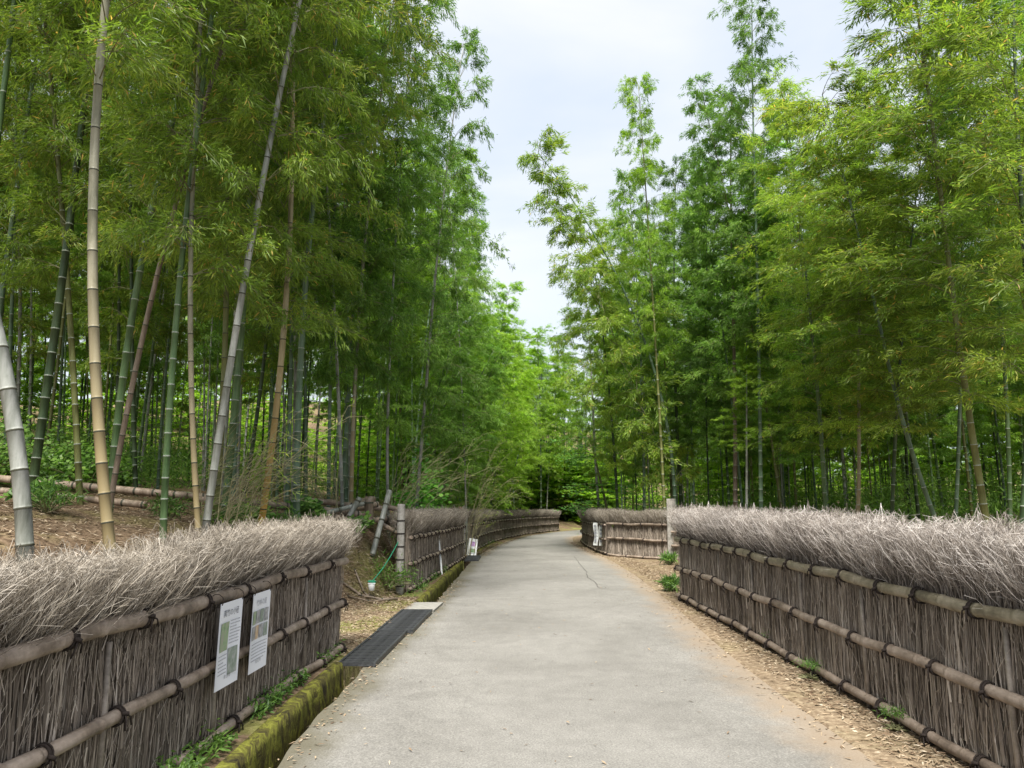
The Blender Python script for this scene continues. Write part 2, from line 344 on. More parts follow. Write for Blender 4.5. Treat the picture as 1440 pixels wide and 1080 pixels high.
def build_ground():
    ys = np.concatenate([np.arange(-7, 16, .14), np.arange(16, 62, .5), np.arange(62, 168, 4)])
    lo = np.concatenate([np.arange(.36, 3.6, .1), 3.6 + np.cumsum(.14 * 1.12 ** np.arange(38))])
    ro = np.concatenate([np.array([.0, .04, .1, .16]), np.arange(.22, 3.2, .09), 3.2 + np.cumsum(.14 * 1.12 ** np.arange(38))])
    rows = []; dry = []; moss = []
    for y in ys:
        xl, xr = float(XL(y)), float(XR(y)); z0 = float(ZR(y))
        dpt = -.32 if y < 32 else -.32 + .34 * min(1, (y - 32) / 2)
        xs = list(xl - lo[::-1]); zs = list(zground(xs, np.full(len(xs), y)))
        xs += [xl - .215, xl - .21, xl - .01, xl + .08]; zs += [z0 + .005, z0 + dpt, z0 + dpt, z0 - .36 if y < 34 else z0 - .04]
        xs += [xr - .1]; zs += [z0 - .04]
        xr2 = xr + ro; zz = zground(xr2 + 1e-6, np.full(len(ro), y)); xs += list(xr2); zs += list(zz)
        rows.append(np.stack([xs, np.full(len(xs), y), zs], 1))
        u = xl - np.array(xs); w = np.array(xs) - xr
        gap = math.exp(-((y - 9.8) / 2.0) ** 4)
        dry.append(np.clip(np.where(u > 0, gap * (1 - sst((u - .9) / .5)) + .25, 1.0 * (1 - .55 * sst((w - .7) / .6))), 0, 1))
        moss.append(np.clip(np.where(u > 0, .9 - .6 * sst((u - .9) / .5), .12), 0, 1))
    V = np.concatenate(rows); nr, nc = len(ys), len(rows[0])
    i = np.arange(nr - 1)[:, None]; j = np.arange(nc - 1)[None, :]
    F = np.stack([i * nc + j, i * nc + j + 1, (i + 1) * nc + j + 1, (i + 1) * nc + j], -1).reshape(-1, 4)
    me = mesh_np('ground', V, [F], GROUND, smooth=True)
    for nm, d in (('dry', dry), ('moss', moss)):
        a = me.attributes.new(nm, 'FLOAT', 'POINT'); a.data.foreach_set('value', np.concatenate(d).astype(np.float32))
    link('ground', me, kind='structure')
build_ground()

def build_road():
    ys = np.concatenate([np.arange(-7, 16, .12), np.arange(16, 62, .4), np.arange(62, 165, 4)])
    t = np.linspace(0, 1, 26); rows = []; eu = []; ew = []
    for y in ys:
        xl, xr = float(XL(y)), float(XR(y)); z0 = float(ZR(y))
        jl = .012 * math.sin(y * 3.1) + .01 * math.sin(y * 8.3); jr = .05 * math.sin(y * 1.3) + .035 * math.sin(y * 4.1 + 1) + .02 * math.sin(y * 11)
        xs = xl + jl + t * (xr + jr + .12 - xl - jl); crown = .012 * (1 - (2 * t - 1) ** 2)
        zt = z0 + crown + np.where(t > .97, .002, 0)
        rows.append(np.concatenate([[[xs[0] + .01, y, z0 - .345]], np.stack([xs, np.full(26, y), zt], 1), [[xs[-1], y, z0 - .03]]]))
        eu.append(np.concatenate([[0], xs - xl, [4]])); ew.append(np.concatenate([[4], xr - xs, [0]]))
    V = np.concatenate(rows); nr, nc = len(ys), 28
    i = np.arange(nr - 1)[:, None]; j = np.arange(nc - 1)[None, :]
    F = np.stack([i * nc + j, i * nc + j + 1, (i + 1) * nc + j + 1, (i + 1) * nc + j], -1).reshape(-1, 4)
    me = mesh_np('road', V, [F], ROAD, smooth=False)
    for nm, d in (('eu', eu), ('ew', ew)):
        a = me.attributes.new(nm, 'FLOAT', 'POINT'); a.data.foreach_set('value', np.concatenate(d).astype(np.float32))
    rd = link('road', me, kind='structure')
    # the crack and patch seam on the right
    pts = [(1.87, 23.5), (1.76, 20.5), (1.70, 18), (1.56, 16.4), (1.62, 15.2), (1.55, 14.3), (1.72, 13.95), (2.0, 13.8)]
    mb = MB(); P = []
    for a, b in zip(pts[:-1], pts[1:]):
        for k in range(6): f = k / 6; P.append(((a[0] * (1 - f) + b[0] * f) + random.uniform(-.015, .015), a[1] * (1 - f) + b[1] * f))
    W = [random.uniform(.003, .010) for _ in P]
    for q in range(len(P) - 1):
        (x0, y0), (x1, y1) = P[q], P[q + 1]; z0 = float(ZR(y0)) + .0165; z1 = float(ZR(y1)) + .0165
        n = np.array([y1 - y0, -(x1 - x0)]); n = n / (np.linalg.norm(n) + 1e-9)
        mb.add([[x0 - n[0] * W[q], y0 - n[1] * W[q], z0], [x0 + n[0] * W[q], y0 + n[1] * W[q], z0], [x1 + n[0] * W[q + 1], y1 + n[1] * W[q + 1], z1], [x1 - n[0] * W[q + 1], y1 - n[1] * W[q + 1], z1]], [[0, 1, 2, 3]])
    link('crack', mb.build('crack', flat('crack_fill', (.10, .096, .088), .9, .1)), rd)
build_road()

# mossy curbs of the drain
def curb(y0, y1, label):
    ys = np.arange(y0, y1 + .01, .06); mb = MB(); prof = []
    rows = []
    g_ = np.random.default_rng(int(y0 * 7 + 50)); sm = lambda w: np.convolve(g_.normal(0, 1, len(ys) + 2 * w), np.hanning(2 * w + 1) / math.sqrt(w), 'valid')
    NA, NB, NC = sm(3) * .007 + sm(12) * .005, sm(2) * .006 + sm(9) * .006, sm(6) * .010
    for q, y in enumerate(ys):
        xi = float(XL(y)) - .19; z0 = float(ZR(y)); n1_ = NA[q]; n2_ = NB[q]
        rows.append([[xi + NC[q], y, z0 - .34], [xi + n1_, y, z0 - .17], [xi + n2_ - .004, y, z0 - .02], [xi - .02 + n2_, y, z0 + .05 + n1_ * .8], [xi - .09, y, z0 + .055 + n2_ * .6], [xi - .12, y, z0 + .03], [xi - .13, y, z0 - .1]])
    V = np.array(rows).reshape(-1, 3); nr, nc = len(ys), 7
    i = np.arange(nr - 1)[:, None]; j = np.arange(nc - 1)[None, :]
    F = np.stack([i * nc + j, (i + 1) * nc + j, (i + 1) * nc + j + 1, i * nc + j + 1], -1).reshape(-1, 4)
    ends = np.array([[0, 1, 2, 3], [3, 4, 5, 6], [0, 3, 6, 6]]);
    mb.add(V, F); c = mb.build('curb', MOSS, True)
    me = c
    o = link('drain_curb', me, label=label, category='curb', group='mossy curbs along the drain')
    e = MB()
    for r_ in (rows[0], rows[-1]):
        e.add(r_, [[0, 1, 2, 3], [0, 3, 4, 6]]); e.add(np.array(r_)[[4, 5, 6]], [[0, 1, 2]])
    link('end_face', e.build('curb_end', MOSS), o)
curb(-2, 7.45, 'moss covered concrete drain wall below the near left brushwood fence')
curb(11.95, 21.2, 'mossy drain wall below the second left fence with the round end post')
curb(23.6, 33.5, 'low mossy drain wall below the far curving left fence')

def grate(y0, y1, xa, xb, label, tilt=0):
    yc = (y0 + y1) / 2; z0 = float(ZR(yc)) + .028; t = thing('drain_grate', label, 'drain grate', (xa, y0, z0), 'grates over the roadside drain')
    w = xb - xa; l = y1 - y0; f = MB()
    for x in (.012, w - .012): f.box((x, l / 2, 0), (.012, l / 2, .02))
    for y in (.012, l - .012): f.box((w / 2, y, 0), (w / 2 - .026, .012, .018))
    link('frame', f.build('grate_frame', STEEL), t)
    s = MB(); s.box((w / 2, 0, 0), (w / 2 - .027, .014, .016)); sm = s.build('grate_slat', STEEL)
    n = int(l / .072)
    for k in range(1, n):
        o = link('slat', sm, t); o.location = (random.uniform(-.002, .002), k * l / n, random.uniform(-.003, .003)); o.rotation_euler = (0, 0, random.uniform(-.012, .012))
    t.rotation_euler = (0, 0, tilt)
grate(7.42, 9.15, -1.61, -1.26, 'nearest dark steel grate over the open end of the drain', R(-2))
grate(9.19, 10.85, -1.56, -1.14, 'dark steel grate lying next to the pale concrete slab', R(-2))
grate(21.6, 23.4, -1.32, -.92, 'far dark grate by the small leaning white board')
sl = MB()
c_ = [(-1.52, 10.9), (-1.08, 10.9), (-1.03, 11.85), (-1.46, 11.85)]
Vb = [(x, y, float(ZR(y)) + z) for z in (-.06, .035) for x, y in c_]
sl.add(Vb, [[3, 2, 1, 0], [4, 5, 6, 7], [0, 1, 5, 4], [1, 2, 6, 5], [2, 3, 7, 6], [3, 0, 4, 7]])
link('concrete_slab', sl.build('slab', CONC), label='pale concrete slab bridging the drain between the dark grate and the round fence post', category='slab')

# ------------------------------------------------------------------ brushwood fences
def brush_module(seed, length, n_body, n_flare, thick, along, tips=None):
    """local x along the fence, +y towards the road, z up"""
    global rng
    rng = np.random.default_rng(seed); mb = MB()
    for side, cnt in ((1, n_body), (-1, n_body // 3)):
        n = cnt; x = rng.uniform(0, length, n); y = side * rng.uniform(.045, .105, n); z0 = rng.uniform(-.02, .55, n) ** 1.0; z0[: n // 2] = rng.uniform(-.03, .12, n // 2)
        ln = rng.uniform(.35, .95, n); z1 = np.minimum(z0 + ln, 1.12)
        tx = rng.normal(along * .02, .035, n) * (z1 - z0) * 2.0; r0 = rng.uniform(.55, 1.5, n) * thick * rng.choice([1, 1, 1, 1.7], n)
        P0 = np.stack([x, y, z0], 1); Pm = np.stack([x + tx * .5 + rng.normal(0, .006, n), y + side * rng.uniform(-.004, .014, n), (z0 + z1) / 2], 1); P1 = np.stack([x + tx, y + side * rng.uniform(-.01, .012, n), z1], 1)
        a = np.clip(rng.beta(1.6, 2.2, n), 0, 1)
        sticks(mb, P0, Pm, r0, r0 * .85, 0, a); sticks(mb, Pm, P1, r0 * .85, r0 * .5, 0, a)
        # bent side twigs
        k = n // 2; xs = rng.uniform(0, length, k); zz = rng.uniform(.0, .95, k); yy = side * rng.uniform(.085, .118, k)
        ang = rng.normal(along * .12, .38, k); l2 = rng.uniform(.08, .3, k)
        A0 = np.stack([xs, yy, zz], 1); A1 = A0 + np.stack([np.sin(ang) * l2, side * rng.uniform(-.015, .018, k), np.cos(ang) * l2], 1)
        sticks(mb, A0, A1, thick * .55, thick * .3, 0, np.clip(rng.normal(.6, .2, k), 0, 1))
    # the flared thatch on top
    n = n_flare; x = rng.uniform(-.02, length + .02, n); y = rng.uniform(-.10, .10, n); side = np.sign(y + rng.normal(.03, .05, n))
    z0 = rng.uniform(.93, 1.17, n); outw = np.abs(rng.normal(.42, .27, n)) * side; fwd = rng.normal(along * .42, .33, n)
    ln = rng.uniform(.18, .46, n) * (1 - .25 * np.clip(np.abs(outw) - .6, 0, 1)); 
    low = rng.random(n) < .3; z0[low] = rng.uniform(.88, 1.02, low.sum()); y[low] = side[low] * .10
    P0 = np.stack([x, y, z0], 1); d0 = np.stack([fwd * .25, outw * .35, np.ones(n)], 1); d1 = np.stack([fwd * .9, outw * 1.1, np.ones(n) * .85], 1); d2 = np.stack([fwd * .9, outw * .75 , np.ones(n) * 1.0], 1)
    nn = lambda d: d / np.linalg.norm(d, axis=1)[:, None]
    seg = (ln / 3 * 1.15)[:, None]
    P1 = P0 + nn(d0) * seg; P2 = P1 + nn(d1) * seg + rng.normal(0, .008, (n, 3)); P3 = P2 + nn(d2) * seg + rng.normal(0, .012, (n, 3)); P3[:, 2] = np.minimum(P3[:, 2], 1.38 + rng.uniform(-.06, .025, n))
    a = np.clip(rng.beta(1.5, 1.9, n), 0, 1); t = thick * .50
    sticks(mb, P0, P1, t, t * .9, 1, a * .6); sticks(mb, P1, P2, t * .9, t * .75, 1, a * .85); sticks(mb, P2, P3, t * .75, t * .4, 1, np.clip(a * 1.1, 0, 1))
    for _ in range(3):                                          # forked tips
        w = rng.random(n)[:, None]; S = P1 * (1 - w) + P2 * w if _ == 0 else P2 * (1 - w) + P3 * w
        d = nn(d2 + rng.normal(0, .6, (n, 3))); E = S + d * rng.uniform(.04, .12, n)[:, None]
        E[:, 2] = np.minimum(E[:, 2], 1.39 + rng.uniform(-.07, .045, n)); sticks(mb, S, E, t * .5, t * .28, 1, np.clip(a + rng.normal(.15, .15, n), 0, 1))
    return mb.build('brush_bundle', [BR_BODY, tips or BR_TIP])

class Path:
    def __init__(s, pts):
        a = np.array(pts, float); d = np.concatenate([[0], np.cumsum(np.linalg.norm(np.diff(a, axis=0), axis=1))])
        t = np.linspace(0, d[-1], 300); q = np.stack([np.interp(t, d, a[:, 0]), np.interp(t, d, a[:, 1])], 1)
        k = np.exp(-np.linspace(-2, 2, 25) ** 2); k /= k.sum(); pad = np.concatenate([2 * q[0] - q[12:0:-1], q, 2 * q[-1] - q[-2:-14:-1]])
        q = np.stack([np.convolve(pad[:, i], k, 'valid') for i in (0, 1)], 1)
        s.d = np.concatenate([[0], np.cumsum(np.linalg.norm(np.diff(q, axis=0), axis=1))]); s.q = q; s.len = s.d[-1]
    def p(s, t, off=0.0, side=1):
        x = np.interp(t, s.d, s.q[:, 0]); y = np.interp(t, s.d, s.q[:, 1]); e = .05
        x2 = np.interp(t + e, s.d, s.q[:, 0]); y2 = np.interp(t + e, s.d, s.q[:, 1]); x1 = np.interp(t - e, s.d, s.q[:, 0]); y1 = np.interp(t - e, s.d, s.q[:, 1])
        dx, dy = x2 - x1, y2 - y1; L_ = np.hypot(dx, dy) + 1e-9
        return x + off * (dy / L_) * side, y - off * (dx / L_) * side, math.atan2(float(np.mean(dy)), float(np.mean(dx))) if np.ndim(t) == 0 else None

def tie_mesh(r):
    mb = MB()
    for dx, tl in ((-.012, .18), (.006, -.1), (.022, .1)):
        th = np.linspace(0, 2 * math.pi, 15); P = np.stack([dx + tl * .05 * np.sin(th), np.cos(th) * (r + .006), np.sin(th) * (r + .009)], 1); mb.tube(P, .0055, 5, caps=False)
    mb.tube([(-.02, r + .006, .008), (0, r + .022, .0), (.025, r + .006, -.01)], [.009, .012, .009], 5)
    mb.tube([(0, r + .012, 0), (-.02, r + .02, -.03), (-.03, r + .012, -.075)], [.005, .005, .004], 4)
    mb.tube([(0, r + .012, 0), (.022, r + .024, -.02), (.03, r + .018, -.06)], [.005, .005, .004], 4)
    return mb.build('rope_tie', ROPE, True)
TIE = {k: tie_mesh(k) for k in (.04, .034)}

def rail_piece(fence, path, t0, t1, z, r, off, sgn, mtl, name='rail'):
    n = max(6, int((t1 - t0) / (.012 if off == .0 or r >= .034 and path.q[0, 1] < 2 else .035))); t = np.linspace(t0, t1, n); X, Y, _ = path.p(t, off, sgn)
    Z = ZR(Y) + z + .008 * np.sin(t * 2.3 + z * 7) + .006 * np.sin(t * 5.1 + z * 3); node = .36; ph = random.uniform(0, node); taper = random.uniform(-.04, .04)
    rr = r * (1 + .0 * t); dn = np.abs(((t + ph + node / 2) % node) - node / 2); rr = r * (1 + .15 * np.exp(-(dn / .012) ** 2) - .05 * np.exp(-((dn - .03) / .02) ** 2)) * (1 + taper * (t - t0)) * (1 + .03 * np.sin(t * 9))
    mb = MB(); mb.tube(np.stack([X, Y, Z], 1), rr, 10)
    return link(name, mb.build('rail', mtl, True), fence)

def fence(pts, sgn, label, fine, railm, rails=(.93, .50, .08), btop=1.0, skip_top=None, mods=None, stake_every=1.55, tie_every=.5, seed=0, top=1.0, stakes=True, rail_off=.135):
    """pts run from near to far; sgn = +1 when the road is on the right of the direction of travel"""
    path = Path(pts); x0, y0, _ = path.p(0.0)
    rnd = random.Random(seed)
    t = thing('brushwood_fence', label, 'fence', (0, 0, 0), 'brushwood fences along the road'); t.location = (0, 0, 0)
    # core
    ts = np.arange(0, path.len + .001, .25); core = []
    for off in (.055, -.055):
        X, Y, _ = path.p(ts, off, sgn)
        for zz in (-.02, 1.08): core.append(np.stack([X, Y, ZR(Y) + zz * top], 1))
    C = MB(); n = len(ts); V = np.concatenate(core); i = np.arange(n - 1)
    q = lambda a, b: np.stack([a * n + i, a * n + i + 1, b * n + i + 1, b * n + i], 1)
    C.add(V, np.concatenate([q(0, 1), q(2, 3), q(1, 3)])); C.add(V[[0, n, 3 * n, 2 * n]], [[0, 1, 2, 3]]); C.add(V[[n - 1, 2 * n - 1, 4 * n - 1, 3 * n - 1]], [[0, 1, 2, 3]])
    link('brush_core', C.build('core', BR_CORE), t)
    ml = mods[1]; nm = max(1, int(round(path.len / ml)))
    for k in range(nm):
        tt = (k + .0) * path.len / nm; x, y, _ = path.p(tt, 0); x2, y2, _ = path.p(tt + path.len / nm, 0)
        o = link('brush_bundle', rnd.choice(mods[0]), t, kind='stuff'); ang = math.atan2(y2 - y, x2 - x)
        # local +y must face the road: road on the right => mirror
        o.location = (x, y, float(ZR(y)) + rnd.uniform(-.012, .012)); o.rotation_euler = (0, 0, ang)
        o.scale = (path.len / nm / ml, -1 if sgn > 0 else 1, top * btop * rnd.uniform(.97, 1.02))
    for ri, z in enumerate(rails):
        z *= top; r = .040 if (ri == 0 and fine) else .034
        a = 0.0 if not (skip_top and ri == 0) else skip_top
        segs = []
        while a < path.len - .05:
            b = min(path.len + (.06 if fine else .02), a + rnd.uniform(2.2, 3.4)); segs.append((a - .04, b)); a = b
        for s0, s1 in segs: rail_piece(t, path, max(-.06, s0), s1, z, r, rail_off + rnd.uniform(-.004, .006), sgn, railm if ri == 0 else RAIL_L)
        tt = .12 + (skip_top if (skip_top and ri == 0) else 0)
        while tt < path.len:
            x, y, ang = path.p(tt, rail_off, sgn); o = link('rope_tie', TIE[.04 if r > .035 else .034], t)
            o.location = (x, y, float(ZR(y)) + z + .008 * math.sin(tt * 2.3 + z * 7) + .006 * math.sin(tt * 5.1 + z * 3)); o.rotation_euler = (rnd.uniform(-.25, .25), 0, ang + rnd.uniform(-.08, .08)); o.scale = (rnd.uniform(.7, 1.15), -1 if sgn > 0 else 1, 1)
            o.scale.y *= 1.04; tt += tie_every * rnd.uniform(.85, 1.12)
    if stakes:
        tt = .75
        while tt < path.len:
            x, y, ang = path.p(tt, .114, sgn); zt = .86 * top; mb = MB(); l = rnd.uniform(-.02, .02)
            ct, st = math.cos(ang), math.sin(ang)
            mb.tube([(x, y, float(ZR(y)) - .02), (x + ct * l * .5, y + st * l * .5, float(ZR(y)) + zt * .5), (x + ct * l, y + st * l, float(ZR(y)) + zt)], [.017, .016, .015], 6)
            link('stake', mb.build('stake', STAKE, True), t); tt += stake_every * rnd.uniform(.75, 1.2)
    return t, path
FINE_L = ([brush_module(11 + k, 0.5, 300, 900, .0034, .75) for k in range(4)], .5)
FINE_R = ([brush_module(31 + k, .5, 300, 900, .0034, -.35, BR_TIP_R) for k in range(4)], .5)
MED = ([brush_module(51 + k, 1.0, 330, 560, .0052, .3) for k in range(3)], 1.0)
random.seed(3)
fL1, pL1 = fence([(-2.34, .3), (-2.24, 1.6), (-2.14, 2.9), (-2.06, 3.9), (-2.00, 4.9), (-1.94, 6.2), (-1.88, 7.2), (-1.83, 8.0)], 1,
      'nearest brushwood fence on the left with two white notices tied to its rails', True, RAIL_L, mods=FINE_L, seed=1, btop=.94, tie_every=.62)
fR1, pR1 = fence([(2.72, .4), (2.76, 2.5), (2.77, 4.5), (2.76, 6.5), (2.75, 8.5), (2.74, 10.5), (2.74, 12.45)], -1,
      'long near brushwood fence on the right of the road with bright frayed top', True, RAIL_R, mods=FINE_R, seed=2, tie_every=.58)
fL2, pL2 = fence([(-1.84, 13.15), (-1.76, 15.2), (-1.62, 18.5), (-1.48, 22.2)], 1,
      'short brushwood fence on the left starting at the round pale post', False, RAIL_L, mods=MED, seed=3, tie_every=.5, stakes=False)
fL3, pL3 = fence([(-1.42, 24.3), (-1.30, 27.5), (-1.02, 32.5), (-.4, 38), (.6, 43.5), (1.8, 48), (3.0, 51.6)], 1,
      'farthest brushwood fence on the left curving away with the road', False, RAIL_L, mods=MED, seed=4, tie_every=.9, stakes=False, top=.98)
fR2, pR2 = fence([(6.6, 18.9), (5.6, 19.9), (4.42, 21.3)], -1,
      'low stretch of brushwood fence behind the end of the near right fence', False, RAIL_L, mods=MED, seed=5, tie_every=.8, stakes=False, rails=(.80, .45, .08))
fR3, pR3 = fence([(4.35, 21.55), (3.7, 22.7), (3.02, 23.9)], -1,
      'brushwood fence panel between the thick square post and the corner post', False, RAIL_L, mods=MED, seed=6, tie_every=.9, stakes=False, rails=(.98, .55, .06), skip_top=0.0)
fR4, pR4 = fence([(3.0, 24.1), (2.94, 26.5), (2.95, 30), (3.1, 33.5), (3.6, 38), (4.6, 43)], -1,
      'brushwood fence past the corner post rounding the bend with a banner on it', False, RAIL_L, mods=MED, seed=7, tie_every=.8, stakes=False, top=1.0)

def post(name, x, y, h, r, m, label, cat='post', lean=(0, 0), rings=0, group=None, square=False):
    z = float(zground(x, y)); t = thing(name, label, cat, (x, y, z - .05), group); mb = MB()
    n = 14 if not square else 4; k = 12
    P = [(lean[0] * i / k, lean[1] * i / k, (h + .05) * i / k) for i in range(k + 1)]
    rr = [r * (1 + (.06 if (i % 4 == 1 and not square) else 0)) for i in range(k + 1)]
    mb.tube(P, rr, n); link('shaft', mb.build('shaft', m, not square), t)
    for q in range(rings):
        zz = .12 + (h - .2) * (q + .3) / rings; c = MB(); th = np.linspace(0, 2 * math.pi, 17)
        for dz in (0, .012): c.tube(np.stack([np.cos(th) * (r + .006), np.sin(th) * (r + .006), np.full(17, zz + dz)], 1), .005, 4, caps=False)
        link('wire_tie', c.build('wire', ROPE), t)
    return t
post('fence_post', -1.84, 12.95, 1.46, .062, POSTM, 'thick pale round bamboo post at the start of the second left fence', rings=6)
post('fence_post', -1.46, 24.1, 1.50, .05, POSTM, 'slim white post at the start of the far left fence', rings=3)
post('fence_post', -1.50, 22.7, 1.45, .05, WOODPOST, 'brown wooden post at the far end of the second left fence')
post('fence_post', 4.36, 21.35, 1.62, .12, POSTM, 'thick squared pale post behind the end of the near right fence', square=True)
post('fence_post', 2.98, 23.95, 1.30, .055, STAKE, 'crooked natural wood corner post beside the hanging banner', lean=(.03, 0))
post('fence_post', 2.82, 12.7, .82, .035, STAKE, 'thin pale stake at the far end of the near right fence')
post('fence_post', 5.1, 50.5, 1.5, .05, POSTM, 'lone thin post far off at the bend of the road')
post('wooden_stake', -1.50, 16.9, .82, .022, WHITE, 'white stake leaning against the second left fence', cat='stake', lean=(-.1, .12))

# ------------------------------------------------------------------ notices
def text_mesh(s, size, m):
    c = bpy.data.curves.new('t', 'FONT'); c.body = s; c.size = size; c.align_x = 'CENTER'; c.align_y = 'CENTER'; c.resolution_u = 2
    o = bpy.data.objects.new('t', c); COL.objects.link(o); bpy.context.view_layer.update()
    me = bpy.data.meshes.new_from_object(o.evaluated_get(bpy.context.evaluated_depsgraph_get())); bpy.data.objects.remove(o)
    me.materials.clear(); me.materials.append(m); return me
def sheet(w, h, m, sag=.012):
    mb = MB(); nx, nz = 8, 12; V = []
    for s_ in (0, -.0025):
        for j in range(nz + 1):
            for i in range(nx + 1):
                u, v = i / nx - .5, j / nz; V.append((u * w, 0, 0)); V[-1] = (u * w, 0, -v * h)
    V = np.array(V); u = V[:, 0] / w; v = -V[:, 2] / h; n = (nx + 1) * (nz + 1)
    V[:, 1] = sag * (np.sin(v * 3.1) * np.cos(u * 3)) + np.where(np.arange(len(V)) < n, 0, .0025)
    F = []
    for s_ in (0, 1):
        for j in range(nz):
            for i in range(nx):
                a = s_ * n + j * (nx + 1) + i; F.append([a, a + nx + 1, a + nx + 2, a + 1] if s_ == 0 else [a, a + 1, a + nx + 2, a + nx + 1])
    mb.add(V, F); return mb.build('sheet', m, True)
def notice(ya, yb, ztop, w, h, title, kind, label, group):
    # hangs in front of the top rail of the left fence; local -y faces the road
    xa = float(np.interp(ya, pL1.q[:, 1], pL1.q[:, 0])) + .226; xb = float(np.interp(yb, pL1.q[:, 1], pL1.q[:, 0])) + .226
    ang = math.atan2(yb - ya, xb - xa)
    t = thing('notice', label, 'notice', ((xa + xb) / 2, (ya + yb) / 2, ztop), group)
    t.rotation_euler = (R(1.5), 0, ang); t.scale = (.80, 1, .82)
    link('paper', sheet(w, h, PAPER), t)
    e = -.0035
    def cur(x, z): return .012 * math.sin(-z / h * 3.1) * math.cos(x / w * 3)
    def rect(name, x0, z0, x1, z1, m, parent=t):
        mb = MB(); n = 5
        for a in range(n):
            for b in range(n):
                xx = [x0 + (x1 - x0) * a / n, x0 + (x1 - x0) * (a + 1) / n]; zz = [z0 + (z1 - z0) * b / n, z0 + (z1 - z0) * (b + 1) / n]
                mb.add([(xx[0], cur(xx[0], zz[0]) + e, zz[0]), (xx[1], cur(xx[1], zz[0]) + e, zz[0]), (xx[1], cur(xx[1], zz[1]) + e, zz[1]), (xx[0], cur(xx[0], zz[1]) + e, zz[1])], [[0, 1, 2, 3]])
        return link(name, mb.build(name, m), parent)
    def words_(body, size, x, z, m):
        me = text_mesh(body, size, m); o = link('lettering', me, t); o.rotation_euler = (R(90), 0, 0); o.location = (x, cur(x, z) + e - .002, z)
    def lines(x0, x1, z0, n, dz):
        mb = MB()
        for k in range(n):
            x = x0; xe = x1 - (random.uniform(0, .06) if k % 3 == 2 else 0) ; z = z0 - k * dz
            while x < xe:
                l = random.uniform(.006, .022); 
                mb.add([(x, cur(x, z) + e, z), (x + l, cur(x + l, z) + e, z), (x + l, cur(x + l, z) + e, z + .0075), (x, cur(x, z) + e, z + .0075)], [[0, 1, 2, 3]]); x += l + random.uniform(.003, .006)
        link('text_block', mb.build('text_block', INK_L), t, kind='stuff')
    words_(title, .058, 0.0, -.085, INK if kind == 1 else INK_L)
    for q, ch in enumerate('向日市'): words_(ch, .034, -.045 + q * .045, -h + .075, INK)
    if kind == 1:
        rect('photo_print', -w * .40, -.36, -.01, -.15, PH[0]); lines(.015, w * .42, -.155, 8, .024)
        rect('photo_print', .008, -.55, w * .40, -.355, PH[1]); lines(-w * .42, -.02, -.395, 6, .026)
    else:
        for a in range(4):
            for b in range(2):
                x0 = -w * .44 + a * w * .225; z0 = -.145 - b * .125
                rect('photo_print', x0, z0 - .11, x0 + w * .19, z0, PH[(0, 2, 1, 2, 2, 3, 2, 1)[a + b * 4]])
        lines(-w * .42, w * .40, -.42, 6, .026)
    for sx in (-1, 1):
        mb = MB(); th = np.linspace(0, 2 * math.pi, 11); mb.tube(np.stack([sx * (w / 2 - .02) + .0 * th, .035 + np.cos(th) * .045, .02 + np.sin(th) * .05], 1), .003, 4, caps=False)
        link('wire_loop', mb.build('wire_loop', ROPE), t)
random.seed(11)
notice(4.80, 5.24, .905, .43, .63, '真竹の小径', 1, 'white notice with two large photos, nearer of the two on the left fence', 'white notices on the left fence')
notice(5.34, 5.74, .90, .41, .64, '竹林の道', 2, 'white notice with two rows of four small photos, hung farther along the left fence', 'white notices on the left fence')

def small_board():
    t = thing('sign_board', 'small white board printed purple and green leaning by the far left fence post', 'sign', (-1.22, 23.6, float(ZR(23.6)) + .03)); t.rotation_euler = (R(-14), R(9), R(12))
    mb = MB(); mb.box((0, 0, .26), (.14, .006, .26)); link('board', mb.build('board', WHITE), t)
    for nm, x, z, hx, hz, m in (('print', .0, .36, .075, .07, PH[4]), ('print', .01, .16, .085, .06, PH[0]), ('print', .0, .07, .09, .012, INK_L)):
        mb = MB(); mb.box((x, -.0085, z), (hx, .001, hz)); link(nm, mb.build(nm, m), t)
small_board()
def banner():
    t = thing('hanging_banner', 'narrow white banner with grey print hung on the fence beside the corner post', 'banner', (2.79, 25.2, float(ZR(25.2)) + .98)); t.rotation_euler = (0, 0, R(-62))
    for s_ in (-1, 1):
        mb = MB(); V = []; F = []
        for k in range(9):
            z = -.72 * k / 8; x = .02 * math.sin(k * .7 + s_)
            V += [(s_ * .16 - .13 + x, -.02 * math.sin(k * .9), z), (s_ * .16 + .13 + x, -.02 * math.sin(k * .9 + 1), z)]
            V += [(s_ * .16 - .13 + x, .004 - .02 * math.sin(k * .9), z), (s_ * .16 + .13 + x, .004 - .02 * math.sin(k * .9 + 1), z)]
        for k in range(8): F += [[4 * k, 4 * k + 1, 4 * k + 5, 4 * k + 4], [4 * k + 2, 4 * k + 6, 4 * k + 7, 4 * k + 3], [4 * k, 4 * k + 4, 4 * k + 6, 4 * k + 2], [4 * k + 1, 4 * k + 3, 4 * k + 7, 4 * k + 5]]
        mb.add(V, F); p = link('cloth', mb.build('cloth', WHITE), t)
        mb = MB()
        for k in range(5): mb.box((s_ * .16, -.026, -.1 - k * .12), (.06 - .01 * (k % 2), .002, .035))
        link('print', mb.build('print', INK_L), t)
banner()

